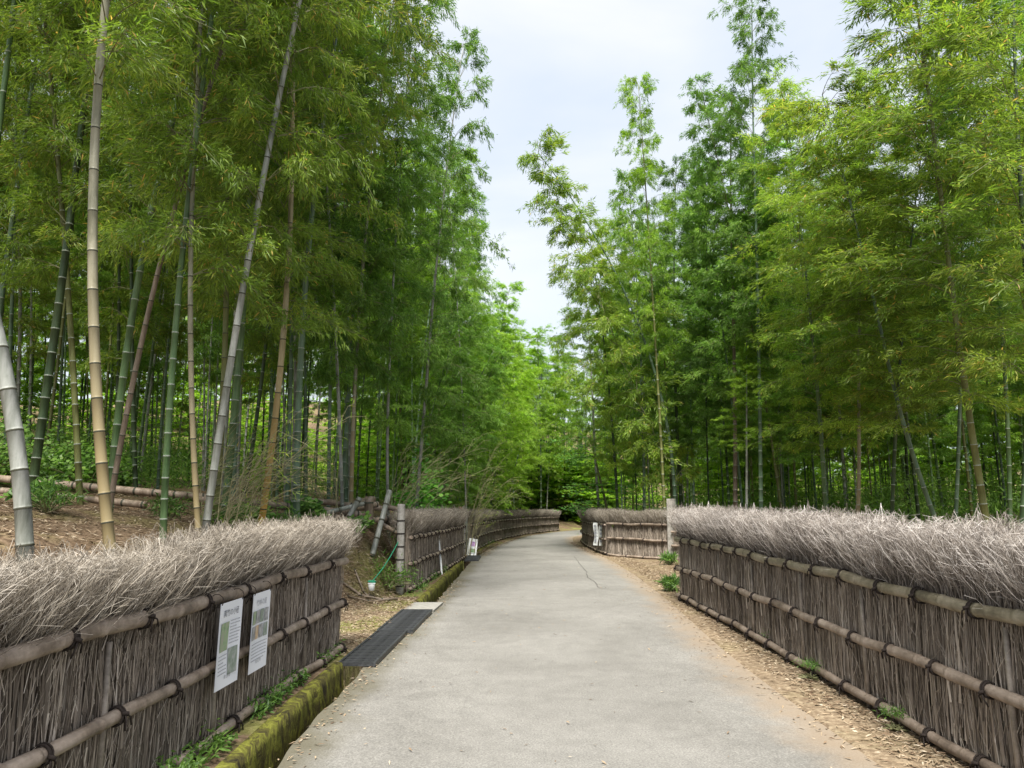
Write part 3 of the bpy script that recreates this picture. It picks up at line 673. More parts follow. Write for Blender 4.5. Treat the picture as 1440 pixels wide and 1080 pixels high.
# ------------------------------------------------------------------ bamboo
def culm_path(H, bend, lean=0.0, n=60):
    t = np.linspace(0, 1, n); return np.stack([lean * t + bend * t ** 2.2, 0 * t, H * t], 1)
def add_culm(mb, P, r0, node=.3, sides=9, fine=True):
    """a tube through P with ring nodes; material 1 = ring"""
    d = np.concatenate([[0], np.cumsum(np.linalg.norm(np.diff(P, axis=0), axis=1))]); Lh = d[-1]
    ts = []; kinds = []; t = .0; k = 0
    rads = []
    rad = lambda s: r0 * (1 - .87 * (s / Lh) ** 1.15) + .004
    while t < Lh:
        f = t / Lh; nd = node * (.5 + 1.0 * math.sin(min(1, f * 1.5 + .12) * math.pi * .6)); r = rad(t)
        if fine:
            ts += [t, t + .006, t + .014, t + .030]; rads += [r * .99, r * 1.10, r * 1.0, r * .985]; kinds += [1, 1, 0, 0]
        else:
            ts += [t, t + .03]; rads += [r * 1.04, r]; kinds += [1, 0]
        t += max(.09, nd)
    ts.append(Lh); rads.append(rad(Lh)); ts = np.array(ts); o = np.argsort(ts); ts = ts[o]; rads = np.array(rads)[o]; kinds = np.array(kinds + [0])[o]
    Q = np.stack([np.interp(ts, d, P[:, i]) for i in range(3)], 1)
    mb.tube(Q, rads, sides, caps=True, mi_fn=kinds[:-1])
def crown_geo(seed, Lc, Rr, bend, nodes, twigs, clus, per, ll, lw, droop=.5, low=.45):
    """crown along local z from 0 to Lc; returns (leaf MB, branch MB)"""
    global rng
    rng = np.random.default_rng(seed); lf = MB(); br = MB()
    hs = np.linspace(0.0, 1, nodes) ** .92; az = rng.uniform(0, 6.28)
    for i, h in enumerate(hs):
        az += math.pi + rng.normal(0, .5)
        for s_ in (0, 1):
            a = az + s_ * rng.uniform(.5, 1.1); prof = (low + (1 - low) * math.sin(min(1, h * 1.9 + .08) * math.pi / 2)) * (1 - .52 * max(0, h - .4) / .6) * rng.uniform(.5, 1.3)
            ln = Rr * prof; el = R(rng.uniform(18, 48) + 26 * h); b0 = np.array([0.0, 0, Lc * h])
            s = np.linspace(0, 1, 6); dirh = np.array([math.cos(a), math.sin(a), 0])
            dr = droop * rng.uniform(.7, 1.3)
            Pb = b0 + dirh * (ln * math.cos(el) * s[:, None]) + np.array([0, 0, 1]) * ((ln * math.sin(el) * s - dr * ln * s ** 2.2)[:, None])
            sticks(br, Pb[:-1], Pb[1:], .008 * (1 - s[:-1] * .7), .008 * (1 - s[1:] * .7))
            nt_ = max(3, int(twigs * (.4 + .6 * prof))); u = rng.uniform(.18, 1, nt_) ** .8
            T0 = np.stack([np.interp(u, s, Pb[:, k]) for k in range(3)], 1)
            sd_ = rng.choice([-1, 1], nt_); side = np.array([-math.sin(a), math.cos(a), 0])
            td = dirh * rng.uniform(.3, 1, nt_)[:, None] + side * (sd_ * rng.uniform(.3, 1.1, nt_))[:, None] + np.array([0, 0, 1]) * rng.normal(.05, .3, nt_)[:, None]
            td /= np.linalg.norm(td, axis=1)[:, None]; tl = rng.uniform(.22, .55, nt_) * (.6 + .5 * prof)
            T1 = T0 + td * tl[:, None] - np.array([0, 0, 1]) * (tl * .3)[:, None]
            sticks(br, T0, T1, .0028, .0015)
            v = rng.uniform(.1, 1.05, (nt_, clus)); C = T0[:, None] + (T1 - T0)[:, None] * v[..., None]
            C = C.reshape(-1, 3); dd = np.repeat(td, clus, axis=0)
            P = np.repeat(C, per, axis=0) + rng.normal(0, .035, (len(C) * per, 3)); D = np.repeat(dd, per, axis=0) * .8 + rng.normal(0, .36, (len(P), 3)) + np.array([0, 0, -.36])
            base = np.clip(.45 + .12 * rng.normal() + .1 * (h - .5), 0, 1); av = np.clip(rng.normal(base, .22, len(P)), 0, .93); av[rng.random(len(P)) < .02] = 1
            leaves(lf, P, D, rng.uniform(.7, 1.2, len(P)) * ll, lw, up=1.0, a=av)
    return lf, br
H0 = 13.0
CROWN = {'near': [], 'far': []}
for k in range(4):
    l, b = crown_geo(100 + k, 9.4, 2.0, .9, 40, 20, 6, 4, .12, .019)
    CROWN['near'].append((l.build('crown_near', LF_GREEN), b.build('branch_near', TWIG)))
for k in range(6):
    l, b = crown_geo(200 + k, 9.4, 2.15, .9, 36, 16, 6, 5, .13, .023)
    CROWN['far'].append((l.build('crown_far', LF_GREEN), b.build('branch_far', TWIG)))
CULM = []
for k in range(4):
    mb = MB(); add_culm(mb, culm_path(13.0, 1.15 + .1 * k), .052 + .004 * k, .30 + .02 * k); CULM.append(mb.build('culm', [CU_GREEN, RING_PALE], True))

def align(o, A, B, Lc, spin, wide=1.0):
    """place a crown so its axis runs from A to B"""
    d = (B - A); q = d.to_track_quat('Z', 'X'); o.rotation_mode = 'QUATERNION'
    o.rotation_quaternion = q @ Quaternion((0, 0, 1), spin); s = d.length / Lc
    o.location = A; o.scale = (wide, wide, s)

def custom(pts, Y, cm, label, r=.05, H=13, lf=LF_OLIVE, t0=.26, crown='near', ring=RING_PALE, yl=0.0, group='tall bamboos that frame the road', wide=1.0, seed=None, bare=False, leafy=True, name='bamboo', top=None):
    """a bamboo whose culm passes the given pixels at depth Y; yl = lean in depth per metre of height"""
    W = np.array([at(px, py, Y) for px, py in pts]); z = W[:, 2]; zc = z - z[0]
    deg = min(2, len(pts) - 1); co = np.polyfit(zc, W[:, 0], deg)
    f = np.poly1d(co); df = f.deriv(); zm = zc.max()
    def X(zz):
        e = np.clip(zz, None, zm); ex = zz - e
        return f(e) + ex * float(df(zm)) + 0.004 * np.sign(float(df(zm))) * ex ** 2
    zb = float(zground(X(0.0), Y)); zs = np.linspace(min(zb - z[0], 0) - .05, zb - z[0] + H, 60)
    if zs[0] > zb - z[0]: zs[0] = zb - z[0] - .1
    zs = np.linspace(zb - z[0] - .12, zb - z[0] + H, 60)
    P = np.stack([X(zs), Y + yl * (zs - zs[0]), zs + z[0]], 1); B = P[0].copy(); 
    t = thing(name, label, 'bamboo', Vector(B), group); mb = MB(); r *= .84; add_culm(mb, P - B, r, .30 if r > .035 else .26, 12 if r > .05 else 9)
    link('culm', mb.build('culm', [cm, ring], True), t)
    if leafy:
        a = Vector(P[int(59 * t0)] - B); b = Vector(P[-1] - B); k = random.randrange(len(CROWN[crown])); me, mbk = CROWN[crown][k]; sp = random.uniform(0, 6.28)
        for nm, m_ in (('foliage', me), ('branches', mbk)):
            o = link(nm, m_, t, kind='stuff'); align(o, a, b, 9.4, sp, .86 * wide * random.uniform(.9, 1.08)) if nm == 'foliage' else None
            if nm == 'foliage': objmat(o, lf); last = o
            else: o.rotation_mode = 'QUATERNION'; o.location = last.location; o.rotation_quaternion = last.rotation_quaternion; o.scale = last.scale
    return t
random.seed(5)
GL = 'tall bamboos standing behind the left fence'
taken = []
def cu(pts, Y, *a, **k):
    taken.append((at(*pts[0], Y).x, Y)); return custom(pts, Y, *a, **k)
cu([(34, 752), (27, 640), (12, 560), (-4, 470)], 5.2, CU_GREY, 'thickest pale grey culm curving out of the frame at the left edge', r=.060, ring=RING_DARK, group=GL, t0=.34)
cu([(150, 742), (140, 560), (129, 350), (133, 180), (150, 0)], 6.6, CU_TAN, 'thick tan culm with golden foot, second big culm from the left edge', r=.054, ring=RING_DARK, group=GL, t0=.34)
cu([(48, 665), (78, 470), (93, 340), (108, 240), (118, 150)], 10.5, CU_DARK, 'dark green culm with white rings leaning right behind the thick tan one', r=.068, group=GL, t0=.27)
cu([(112, 692), (103, 520), (98, 440)], 10.8, CU_OLIVE, 'short looking dark olive culm just left of the thick tan culm', r=.05, group=GL, t0=.35)
cu([(158, 672), (180, 480), (200, 350), (240, 200), (262, 90)], 9.6, CU_GREEN, 'leaning green culm with clear white rings right of the thick tan culm', r=.055, group=GL, t0=.27)
cu([(165, 650), (200, 480), (230, 350), (275, 190)], 9.0, CU_BROWN, 'slender red brown dead culm leaning to the right on the left bank', r=.036, group=GL, t0=.5, ring=RING_DARK)
cu([(230, 735), (237, 600), (245, 470), (259, 350), (268, 250)], 8.2, CU_GREEN, 'bright green culm rising straight behind the middle of the near left fence', r=.040, group=GL, t0=.27)
cu([(278, 738), (270, 560), (268, 350), (274, 200)], 8.2, CU_TAN, 'thin straight pale culm with yellow brown foot beside the bright green one', r=.034, group=GL, ring=RING_DARK, t0=.27)
cu([(289, 740), (312, 600), (333, 450), (352, 340), (378, 220), (408, 60)], 8.4, CU_GREY, 'silvery grey culm leaning right just behind the near left fence', r=.047, group=GL, ring=RING_DARK, t0=.27)
cu([(305, 705), (316, 500), (319, 330)], 10.8, CU_OLIVE, 'olive tan culm half hidden behind the silvery leaning one', r=.05, group=GL, ring=RING_DARK)
cu([(328, 680), (335, 520), (341, 380), (343, 250)], 13.5, CU_TEAL, 'blue green culm standing between the silvery and the golden culms', r=.055, group=GL)
cu([(371, 714), (385, 600), (400, 450), (407, 360), (410, 240)], 10.2, CU_GOLD, 'golden yellow culm with dark rings above the near left fence', r=.052, group=GL, ring=RING_DARK)
cu([(417, 700), (420, 560), (430, 400), (443, 260), (455, 170)], 12.0, CU_TEAL, 'blue green culm with white rings to the right of the golden one', r=.064, group=GL)
for i, (p, Y, m, r_, lb) in enumerate([
    ([(190, 665), (186, 500), (185, 400)], 14.5, CU_DARK, .05, 'dark culm by the bare brown slope left of the bright green one'),
    ([(345, 690), (372, 500), (382, 400)], 15, CU_DARK, .045, 'dark leaning culm directly left of the golden one'),
    ([(462, 700), (464, 560), (468, 400)], 14.5, CU_TEAL, .04, 'slim blue green culm right of the thick blue green one'),
    ([(481, 702), (476, 560), (470, 430)], 14.0, CU_GREY, .036, 'slim pale culm above the right end of the near left fence'),
    ([(494, 700), (498, 560), (510, 380), (518, 290)], 14.5, CU_TAN, .045, 'tan culm rising behind the pile of felled culms'),
    ([(545, 690), (545, 600), (546, 560)], 15.5, CU_GREY, .035, 'grey culm above the gap between the first and second left fences'),
    ([(588, 684), (594, 610), (601, 520)], 18.5, CU_GREY, .052, 'pale culm rising left of the bright green shrub'),
    ([(655, 700), (653, 640), (650, 560)], 24, CU_GREY, .035, 'pale culm rising right of the bright green shrub')]):
    cu(p, Y, m, lb, r=r_, group=GL, lf=LF_GREEN if i > 1 else LF_OLIVE, crown='far', t0=.22)
GR = 'tall bamboos standing behind the right fences'
cu([(950, 706), (905, 490), (870, 385), (835, 325), (770, 235)], 24, CU_TEAL, 'ringed culm leaning far left over the road with yellow green leaves', r=.07, H=12.9, lf=LF_YELLOW, group=GR, crown='far', t0=.18, wide=1.5)
cu([(934, 704), (918, 420), (900, 150)], 22, CU_OLIVE, 'tall thin topped culm standing highest over the square post', r=.05, H=14.2, lf=LF_FRESH, group=GR, crown='far', t0=.42, wide=.8)
cu([(1050, 706), (1050, 560), (1050, 440)], 20, CU_GREY, 'thin near white culm standing upright above the near right fence', r=.042, H=5.6, lf=LF_FRESH, group=GR, crown='far', t0=.5, wide=.55)
cu([(1034, 705), (1033, 540), (1030, 400)], 21, CU_BROWN, 'grey brown culm just left of the thin near white one', r=.075, lf=LF_GREEN, group=GR, crown='far', t0=.35)
cu([(1070, 706), (1069, 600), (1066, 450), (1060, 200)], 19.5, CU_TEAL, 'blue green culm just right of the thin near white one', r=.06, H=15.5, lf=LF_GREEN, group=GR, crown='far', t0=.35)
cu([(1097, 706), (1085, 620), (1072, 540)], 20.5, CU_OLIVE, 'slim olive culm leaning left beside the near white one', r=.042, lf=LF_GREEN, group=GR, crown='far', t0=.35)
cu([(1310, 716), (1290, 660), (1272, 600), (1250, 515)], 14, CU_TEAL, 'ringed culm leaning left in front of dark thicket at the right', r=.05, H=9, lf=LF_OLIVE, group=GR, crown='near', t0=.30, wide=1.45)
cu([(1384, 716), (1366, 600), (1350, 500), (1338, 400), (1327, 310)], 12.5, CU_OLIVE, 'thick olive culm with dark upper part near the right edge', r=.066, H=11.8, lf=LF_OLIVE, group=GR, crown='near', t0=.24, wide=1.7)
cu([(1207, 710), (1208, 650), (1208, 600)], 16, CU_TAN, 'short tan culm between the near white one and the leaning ringed one', r=.045, H=10.5, lf=LF_YELLOW, group=GR, crown='near', t0=.25)
cu([(868, 712), (862, 600), (850, 500), (845, 440)], 27, CU_DARK, 'dark culm above the far right fence panel', r=.06, lf=LF_YELLOW, group=GR, crown='far', H=11.5)
cu([(906, 712), (905, 620), (904, 580)], 26, CU_TEAL, 'ringed culm left of the one leaning over the road', r=.065, lf=LF_GREEN, group=GR, crown='far', H=13)
cu([(958, 708), (952, 600), (948, 450)], 26, CU_DARK, 'dark green culm right of the one leaning over the road', r=.08, lf=LF_DEEP, group=GR, crown='far', H=13.2)
cu([(842, 714), (838, 660), (835, 600)], 31, CU_GREY, 'pale culm above the fence at the road bend', r=.07, lf=LF_FRESH, group=GR, crown='far', H=11)
cu([(1440, 700), (1445, 560), (1440, 350)], 11, CU_DARK, 'culm at the right edge of the picture with olive leaves', r=.05, lf=LF_OLIVE, group=GR, crown='near', H=12, t0=.27, wide=1.4)
cu([(1255, 706), (1262, 560), (1275, 400)], 15.5, CU_DARK, 'dark culm with drooping olive leaves left of the leaning ringed one', r=.045, lf=LF_OLIVE, group=GR, crown='near', H=9.8, t0=.29, wide=1.3)
cu([(1345, 705), (1350, 560), (1352, 420)], 16, CU_TEAL, 'blue green culm just left of the thick olive one', r=.045, lf=LF_GREEN, group=GR, crown='near', H=12.5, t0=.29, wide=1.3)
cu([(1420, 706), (1415, 560), (1405, 420)], 14, CU_GREEN, 'green culm just right of the thick olive one', r=.045, lf=LF_GREEN, group=GR, crown='near', H=12.5, t0=.29, wide=1.3)
cu([(1160, 705), (1150, 560), (1135, 400)], 17, CU_GREEN, 'green culm between the olive leaning one and the short tan one', r=.05, lf=LF_YELLOW, group=GR, crown='near', H=10.8, t0=.25, wide=1.2)

def bamboo(x, y, H, cm, lf, label, group, crown='far', k=None, t0=.30, wide=1.0, ring=RING_PALE, az=None, tilt=.04):
    z = float(zground(x, y)); t = thing('bamboo', label, 'bamboo', (x, y, z - .08), group)
    s = H / 13.0; az = random.uniform(0, 6.28) if az is None else az
    t.rotation_euler = (random.uniform(-tilt, tilt), random.uniform(-tilt, tilt), az)
    c = link('culm', random.choice(CULM), t); objmat(c, cm, 0); objmat(c, ring, 1); c.scale = (random.uniform(.55, 1.0),) * 2 + (s,)
    cs = c.scale.x; bx = 1.3 * cs
    me, mbk = random.choice(CROWN[crown]); a = Vector((bx * t0 ** 2.2, 0, H * t0)); b = Vector((bx, 0, H)); sp = 0
    w = wide * random.uniform(.82, 1.15)
    for nm, m_ in (('foliage', me), ('branches', mbk)):
        o = link(nm, m_, t, kind='stuff'); align(o, a, b, 9.4, 0, w)
        if nm == 'foliage': objmat(o, lf)
    return t
def scatter(n, xr_, yr_, mind, ok, tries=6000):
    pts = []
    for _ in range(tries):
        x, y = random.uniform(*xr_), random.uniform(*yr_)
        if not ok(x, y): continue
        if any((x - a) ** 2 + (y - b) ** 2 < mind ** 2 for a, b in pts) or any((x - a) ** 2 + (y - b) ** 2 < .5 for a, b in taken): continue
        pts.append((x, y))
        if len(pts) >= n: break
    return pts
random.seed(21)
culms = [CU_GREEN, CU_TEAL, CU_TEAL, CU_GREY, CU_GREY, CU_OLIVE, CU_DARK, CU_TEAL]
def wood_label(x, y, cm, lf, zone):
    col = cm.name.replace('culm_', '').replace('_', ' '); lv = {'leaf_olive': 'olive', 'leaf_green': 'mid green', 'leaf_deep': 'deep green', 'leaf_fresh': 'light green', 'leaf_yellow': 'yellow green'}[lf.name]
    row = ['front', 'second', 'middle', 'back'][min(3, int(abs((float(XL(y)) - x) if x < 1 else (x - float(XR(y)))) / 4.2))]
    px = 720 + FPX * x / y
    if zone == 'far': where = 'straight above the road end' if 690 < px < 800 else ('left of the road end' if px <= 690 else 'right of the road end')
    elif zone == 'left': where = next(b for a, b in ((130, 'at the left frame edge'), (300, 'behind the tan and silvery culms'), (480, 'behind the golden culm'), (580, 'above the log pile'), (660, 'behind the broad leaved shrub'), (2000, 'over the far left fence')) if px < a)
    else: where = next(b for a, b in ((860, 'over the bend fence'), (945, 'over the corner post panel'), (1040, 'near the leaning ringed culm'), (1120, 'behind the thin white culm'), (1300, 'beyond the short tan culm'), (9000, 'at the right frame edge')) if px < a)
    return f"{col} culm with {lv} leaves, {row} row {where}"
okL = lambda x, y: float(XL(y)) - x > 1.5 + (1.6 if y < 10 else 0) + (1.0 if y < 14 else 0) + (.7 if y < 26 else 0) and (x > -.78 * y - 3)
okR = lambda x, y: x - float(XR(y)) > 1.6 + (1.2 if y < 24 else 0) and x < .8 * y + 3 and not (y < 22 and x < 4.6)
# the first row along the left bank shapes the edge of the sky
for q_, (x, y) in enumerate(scatter(122, (-24, -2), (9.5, 44), 1.1, okL)):
    d = float(XL(y)) - x; near = y < 15 and d < 9
    lf = random.choice([LF_OLIVE, LF_OLIVE, LF_GREEN]) if (x < -.30 * y) else random.choice([LF_GREEN, LF_GREEN, LF_FRESH, LF_FRESH])
    bamboo(x, y, random.uniform(12.2, 14.4), (CM := random.choice(culms)), lf, wood_label(x, y, CM, lf, 'left'), 'bamboos of the left grove', 'near' if near else 'far', t0=random.uniform(.24, .36) if q_ % 2 else random.uniform(.40, .52), wide=1.0 if q_ % 2 else .85)
for x, y in scatter(98, (3.6, 30), (16.5, 48), 1.2, okR):
    p = x / y; short = 0.52 < p
    lf = random.choice([LF_GREEN, LF_FRESH, LF_YELLOW]) if p < .16 else random.choice([LF_GREEN, LF_DEEP, LF_GREEN, LF_OLIVE, LF_FRESH])
    bamboo(x, y, random.uniform(10, 12.4) if .36 < p < .55 or p < .14 else random.uniform(11.5, 13.8), (CM := random.choice(culms)), lf, wood_label(x, y, CM, lf, 'right'), 'bamboos of the right grove', 'far', t0=random.uniform(.19, .33), wide=1.1)
okM = lambda x, y: (x < float(XL(y)) - 1.3 or x > float(XR(y)) + 1.3) and abs(x - 2) < y * .35
for x, y in scatter(52, (-10, 22), (45, 72), 1.5, okM):
    bamboo(x, y, random.uniform(11.5, 14), (CM := random.choice(culms)), (lf := random.choice([LF_FRESH, LF_FRESH, LF_GREEN])), wood_label(x, y, CM, lf, 'far'), 'far bamboos at the bend', 'far', t0=random.uniform(.15, .34), wide=1.25)
# young arching bamboos along the inside of the left bend
WHR = ['behind the white post of the far left fence', 'second behind the far left fence', 'third along the far left fence', 'midway along the far left fence', 'with light plumes at the bend of the far left fence', 'last one where the far left fence bends away', 'set back behind the far left fence', 'behind the gap between second and far left fences']
for x, y, H, az in [(-2.5, 26, 6.4, 0), (-2.3, 29.5, 7.2, .3), (-2.0, 33, 8.0, -.2), (-1.6, 36, 7.4, 0), (-1.2, 39.5, 8.4, .2), (-.4, 43, 8.0, 0), (-3.4, 31, 8.6, .4), (-3, 23.5, 6.0, -.3)]:
    t = bamboo(x, y, H, CU_GREEN, LF_FRESH if y > 30 else LF_GREEN, f'young arching bamboo {WHR.pop(0)}', 'young arching bamboos', 'far', t0=.12, wide=.95, az=az)
    t.rotation_euler = (0, .10, az)

# far-off grove: one mass
def far_grove():
    lf, br = crown_geo(900, 9.4, 2.3, .9, 20, 7, 4, 4, .27, .065)
    V = np.concatenate(lf.V); F = np.concatenate(lf.F[4]); A = np.concatenate(lf.A[4])
    mb = MB(); cl = MB(); rs = random.Random(4); n = 0
    while n < 380:
        k = n % 5
        if k == 0: x, y = rs.uniform(-34, 44), rs.uniform(70, 86)
        elif k == 4: x, y = rs.uniform(-12, 9), rs.uniform(58, 70)
        elif k == 1: x, y = rs.uniform(-34, -20), rs.uniform(16, 72)
        elif k == 2: x, y = rs.uniform(22, 38), rs.uniform(20, 72)
        else: x, y = rs.uniform(-16, -4) if rs.random() < .5 else rs.uniform(12, 24), rs.uniform(44, 72)
        n += 1
        a = rs.uniform(0, 6.28); c, s = math.cos(a), math.sin(a); z = float(zground(x, y)); h = rs.uniform(.85, 1.08)
        low = n % 2 == 0 or k == 4; z0 = (.2 if low else 3.4); sw = 1.5 if low else 1.2; h = h * (.5 if low else 1)
        Q = np.stack([(V[:, 0] * c - V[:, 1] * s) * sw + x, (V[:, 0] * s + V[:, 1] * c) * sw + y, V[:, 2] * h + z + z0], 1); mb.add(Q, F, 0, A)
        cl.tube([(x, y, z - .1), (x, y, z + 6), (x + c, y + s, z + 12)], [.06, .05, .02], 5)
    g = link('distant_bamboo_grove', mb.build('grove', LF_FRESH), kind='stuff', label='mass of distant bamboo foliage closing off the grove on all sides', category='bamboo grove')
    link('culms', cl.build('culms', CU_DARK), g, kind='stuff')
far_grove()

# ------------------------------------------------------------------ felled culms on the left bank
random.seed(9)
def felled(p0, p1, r, label, m=CU_DRY, sag=.0, hug=False, group='felled bamboo culms stacked on the left bank'):
    A, B = at(*p0), at(*p1); n = 24; t_ = np.linspace(0, 1, n)[:, None]; P = np.array(A) * (1 - t_) + np.array(B) * t_; P[:, 2] -= sag * np.sin(t_[:, 0] * 3.14)
    if hug: P[:, 2] = zground(P[:, 0], P[:, 1]) + r + .02
    t = thing('felled_bamboo', label, 'felled bamboo', Vector(P[0]), group); mb = MB(); d = P - P[0]
    L_ = np.linalg.norm(d[-1]); ts = []; rr = []; k = []; s = 0
    while s < L_: ts += [s, s + .012, s + .03]; rr += [r * 1.02, r * 1.09, r]; k += [1, 1, 0]; s += random.uniform(.28, .36)
    ts.append(L_); rr.append(r); k.append(0); ts = np.minimum(ts, L_); Q = np.stack([np.interp(ts / L_, t_[:, 0], d[:, i]) for i in range(3)], 1)
    Q = Q + np.linspace(0, 1e-4, len(Q))[:, None]
    mb.tube(Q, rr, 10, mi_fn=np.array(k)[:-1]); link('culm', mb.build('felled', [m, RING_DARK], True), t)
felled((-10, 672, 11.6), (262, 697, 11.4), .055, 'upper of two long pale culms lying on the bank at the far left')
felled((0, 690, 11.2), (205, 710, 11.0), .052, 'lower culm lying on the bank at the far left, split at its end')
felled((120, 684, 11.9), (290, 703, 11.9), .045, 'thin felled culm lying behind the split one')
felled((255, 696, 11.8), (512, 724, 13.2), .062, 'long pinkish felled culm running down to the pile by the gap')
felled((420, 703, 13.6), (472, 707, 13.8), .055, 'short pale felled culm with a dark cut end')
felled((500, 708, 13.9), (525, 702, 14.4), .06, 'short pale log lying highest on the pile')
felled((495, 716, 13.6), (530, 709, 14.2), .055, 'pale log tucked under the highest log of the pile')
felled((510, 722, 13.4), (560, 750, 13.2), .038, 'thin felled culm sloping down toward the round fence post')
felled((528, 728, 13.8), (562, 742, 13.9), .035, 'second thin culm sloping down behind the round fence post')
felled((478, 734, 13.0), (505, 728, 13.2), .045, 'mossy short log at the foot of the pile', CU_GREY)
felled((490, 728, 12.9), (506, 700, 13.0), .045, 'grey stub leaning against the pile', CU_GREY)
felled((523, 782, 12.75), (548, 690, 13.2), .045, 'pale grey culm leaning on the pile beside the round post', CU_GREY)
felled((519, 735, 13.3), (519, 698, 13.3), .075, 'upright brown stump holding the pile of felled culms', CU_BROWN)
felled((540, 712, 14.6), (585, 722, 14.8), .05, 'felled culm lying behind the round fence post')
felled((440, 716, 12.9), (498, 734, 12.6), .04, 'thin pale culm lying below the long pinkish one')
felled((455, 722, 12.4), (520, 706, 13.4), .035, 'weathered culm crossing over the long pinkish one near its end', CU_GREY)
felled((500, 738, 13.0), (548, 728, 13.5), .05, 'thick weathered log at the bottom of the pile')
felled((515, 731, 13.3), (566, 736, 13.7), .045, 'pale log sticking out toward the second left fence')
felled((470, 708, 14.2), (545, 716, 14.4), .05, 'long pale log along the back of the pile')
felled((482, 752, 11.8), (560, 822, 12.0), .018, 'dry stick lying down the bare bank in the gap', CU_BROWN, hug=True, group='dry sticks on the bank')
felled((490, 770, 11.6), (548, 834, 11.9), .013, 'thinner dry stick lying down the bank in the gap', CU_BROWN, hug=True, group='dry sticks on the bank')
felled((500, 760, 12.2), (522, 800, 11.9), .015, 'short stick lying across the bank in the gap', CU_BROWN, hug=True, group='dry sticks on the bank')

# ------------------------------------------------------------------ rope and tag
def rope_():
    A, B = at(560, 762, 12.9), at(523, 818, 12.0); t = np.linspace(0, 1, 14)[:, None]; P = np.array(A) * (1 - t) + np.array(B) * t; P[:, 2] -= .05 * np.sin(t[:, 0] * 3.14)
    mb = MB(); mb.tube(P, .008, 5); c = np.array(B); th = np.linspace(0, 14, 40); mb.tube(np.stack([c[0] + .06 * np.cos(th), c[1] + .06 * np.sin(th), c[2] + .01 * np.sin(th * .7)], 1), .007, 4)
    link('rope', mb.build('rope', ROPE_G, True), label='green rope stretched from the round post down to a white tub', category='rope')
    t = thing('plastic_tub', 'small white tub at the foot of the green rope in the gap', 'tub', Vector((B.x + .0, B.y - .02, B.z - .13))); t.scale = (.7, .7, .7); mb = MB()
    mb.tube([(0, 0, 0), (0, 0, .005), (0, 0, .12), (0, 0, .15), (0, 0, .152), (0, 0, .14), (0, 0, .02)], [.05, .062, .075, .08, .072, .068, .05], 16); link('cup', mb.build('cup', WHITE, True), t)
    mb = MB(); th = np.linspace(0, 6.283, 17); mb.tube(np.stack([.082 * np.cos(th), .082 * np.sin(th), np.full(17, .15)], 1), .006, 5, caps=False); link('rim', mb.build('rim', WHITE, True), t)
rope_()

# ------------------------------------------------------------------ shrubs and undergrowth
def broad_leaves(mb, P, N_, size):
    """round leaves: hexagon fans"""
    n = len(P); ref = rng.normal(0, 1, (n, 3)); A = np.cross(N_, ref); A /= np.linalg.norm(A, axis=1)[:, None]; B = np.cross(N_, A); B /= np.linalg.norm(B, axis=1)[:, None]
    prof = [(0, 1.0), (.75, .45), (.7, -.35), (.0, -.55), (-.7, -.35), (-.75, .45)]
    V = np.stack([P + (A * a + B * b) * size[:, None] * .55 - (N_ / np.linalg.norm(N_, axis=1)[:, None]) * (abs(a) * .12 * size[:, None]) for a, b in prof], 1)
    b0 = np.arange(n)[:, None] * 6; av = rng.random(n)
    mb.add(V.reshape(-1, 3), np.concatenate([b0 + np.array([[0, 1, 2, 3]]), b0 + np.array([[0, 3, 4, 5]])]), 0, np.tile(av, 2))
def shrub(c, rad, n, size, lf, label, group=None, name='shrub', cat='shrub', seed=0, narrow=False):
    global rng
    rng = np.random.default_rng(seed); t = thing(name, label, cat, Vector(c), group)
    st = MB(); lfm = MB(); m = 26
    d = rng.normal(0, 1, (m, 3)); d[:, 2] = np.abs(d[:, 2]) * 1.0 + .25; d /= np.linalg.norm(d, axis=1)[:, None]; tip = d * np.array(rad) * rng.uniform(.6, 1, m)[:, None]
    mid = tip * .5 + np.array([0, 0, .12 * rad[2]]); z = np.zeros((m, 3)); sticks(st, z, mid, .012, .008); sticks(st, mid, tip, .008, .003)
    link('stems', st.build('stems', TWIG), t, kind='stuff')
    k = rng.integers(0, m, n); w = rng.uniform(.3, 1.1, n)[:, None]; P = tip[k] * w + np.array([0, 0, .1]) + rng.normal(0, .13, (n, 3)) * np.array(rad)
    P[:, 2] = np.maximum(P[:, 2], .02)
    if narrow: leaves(lfm, P, rng.normal(0, .8, (n, 3)) + d[k] * .6 + np.array([0, 0, -.1]), rng.uniform(.7, 1.2, n) * size, size * .17)
    else: broad_leaves(lfm, P, rng.normal(0, .45, (n, 3)) + np.array([0, -.35, 1.]), rng.uniform(.6, 1.2, n) * size)
    link('foliage', lfm.build('foliage', lf), t, kind='stuff'); return t
def gz(x, y, dz=0): return (x, y, float(zground(x, y)) + dz)
shrub(gz(-2.30, 18.6, .1), (.66, .5, 2.25), 1700, .13, LF_BUSH, 'bright green broad leaved shrub showing over the second left fence', seed=1)
shrub(gz(-2.0, 20.6, .1), (.42, .35, 2.2), 700, .14, LF_BUSH, 'smaller clump of big bright leaves right of the broad leaved shrub', seed=2)
for i, (px, Y, s_) in enumerate([(15, 14, 1.0), (70, 15, 1.1), (125, 14.5, .9), (-30, 13, 1.2), (165, 16, .8)]):
    x = (px - 720) / FPX * Y; shrub(gz(x, Y), (1.1 * s_, .9, 1.0 * s_), 1100, .09, LF_DEEP, ['dark evergreen shrub behind the thickest grey culm', 'dark evergreen shrub left of the dark leaning culm', 'dark evergreen shrub between the dark olive and thick tan culms', 'dark evergreen shrub at the left edge of the grove', 'small dark evergreen shrub behind the leaning green culm'][i], 'dark shrubs at the far left', seed=10 + i)
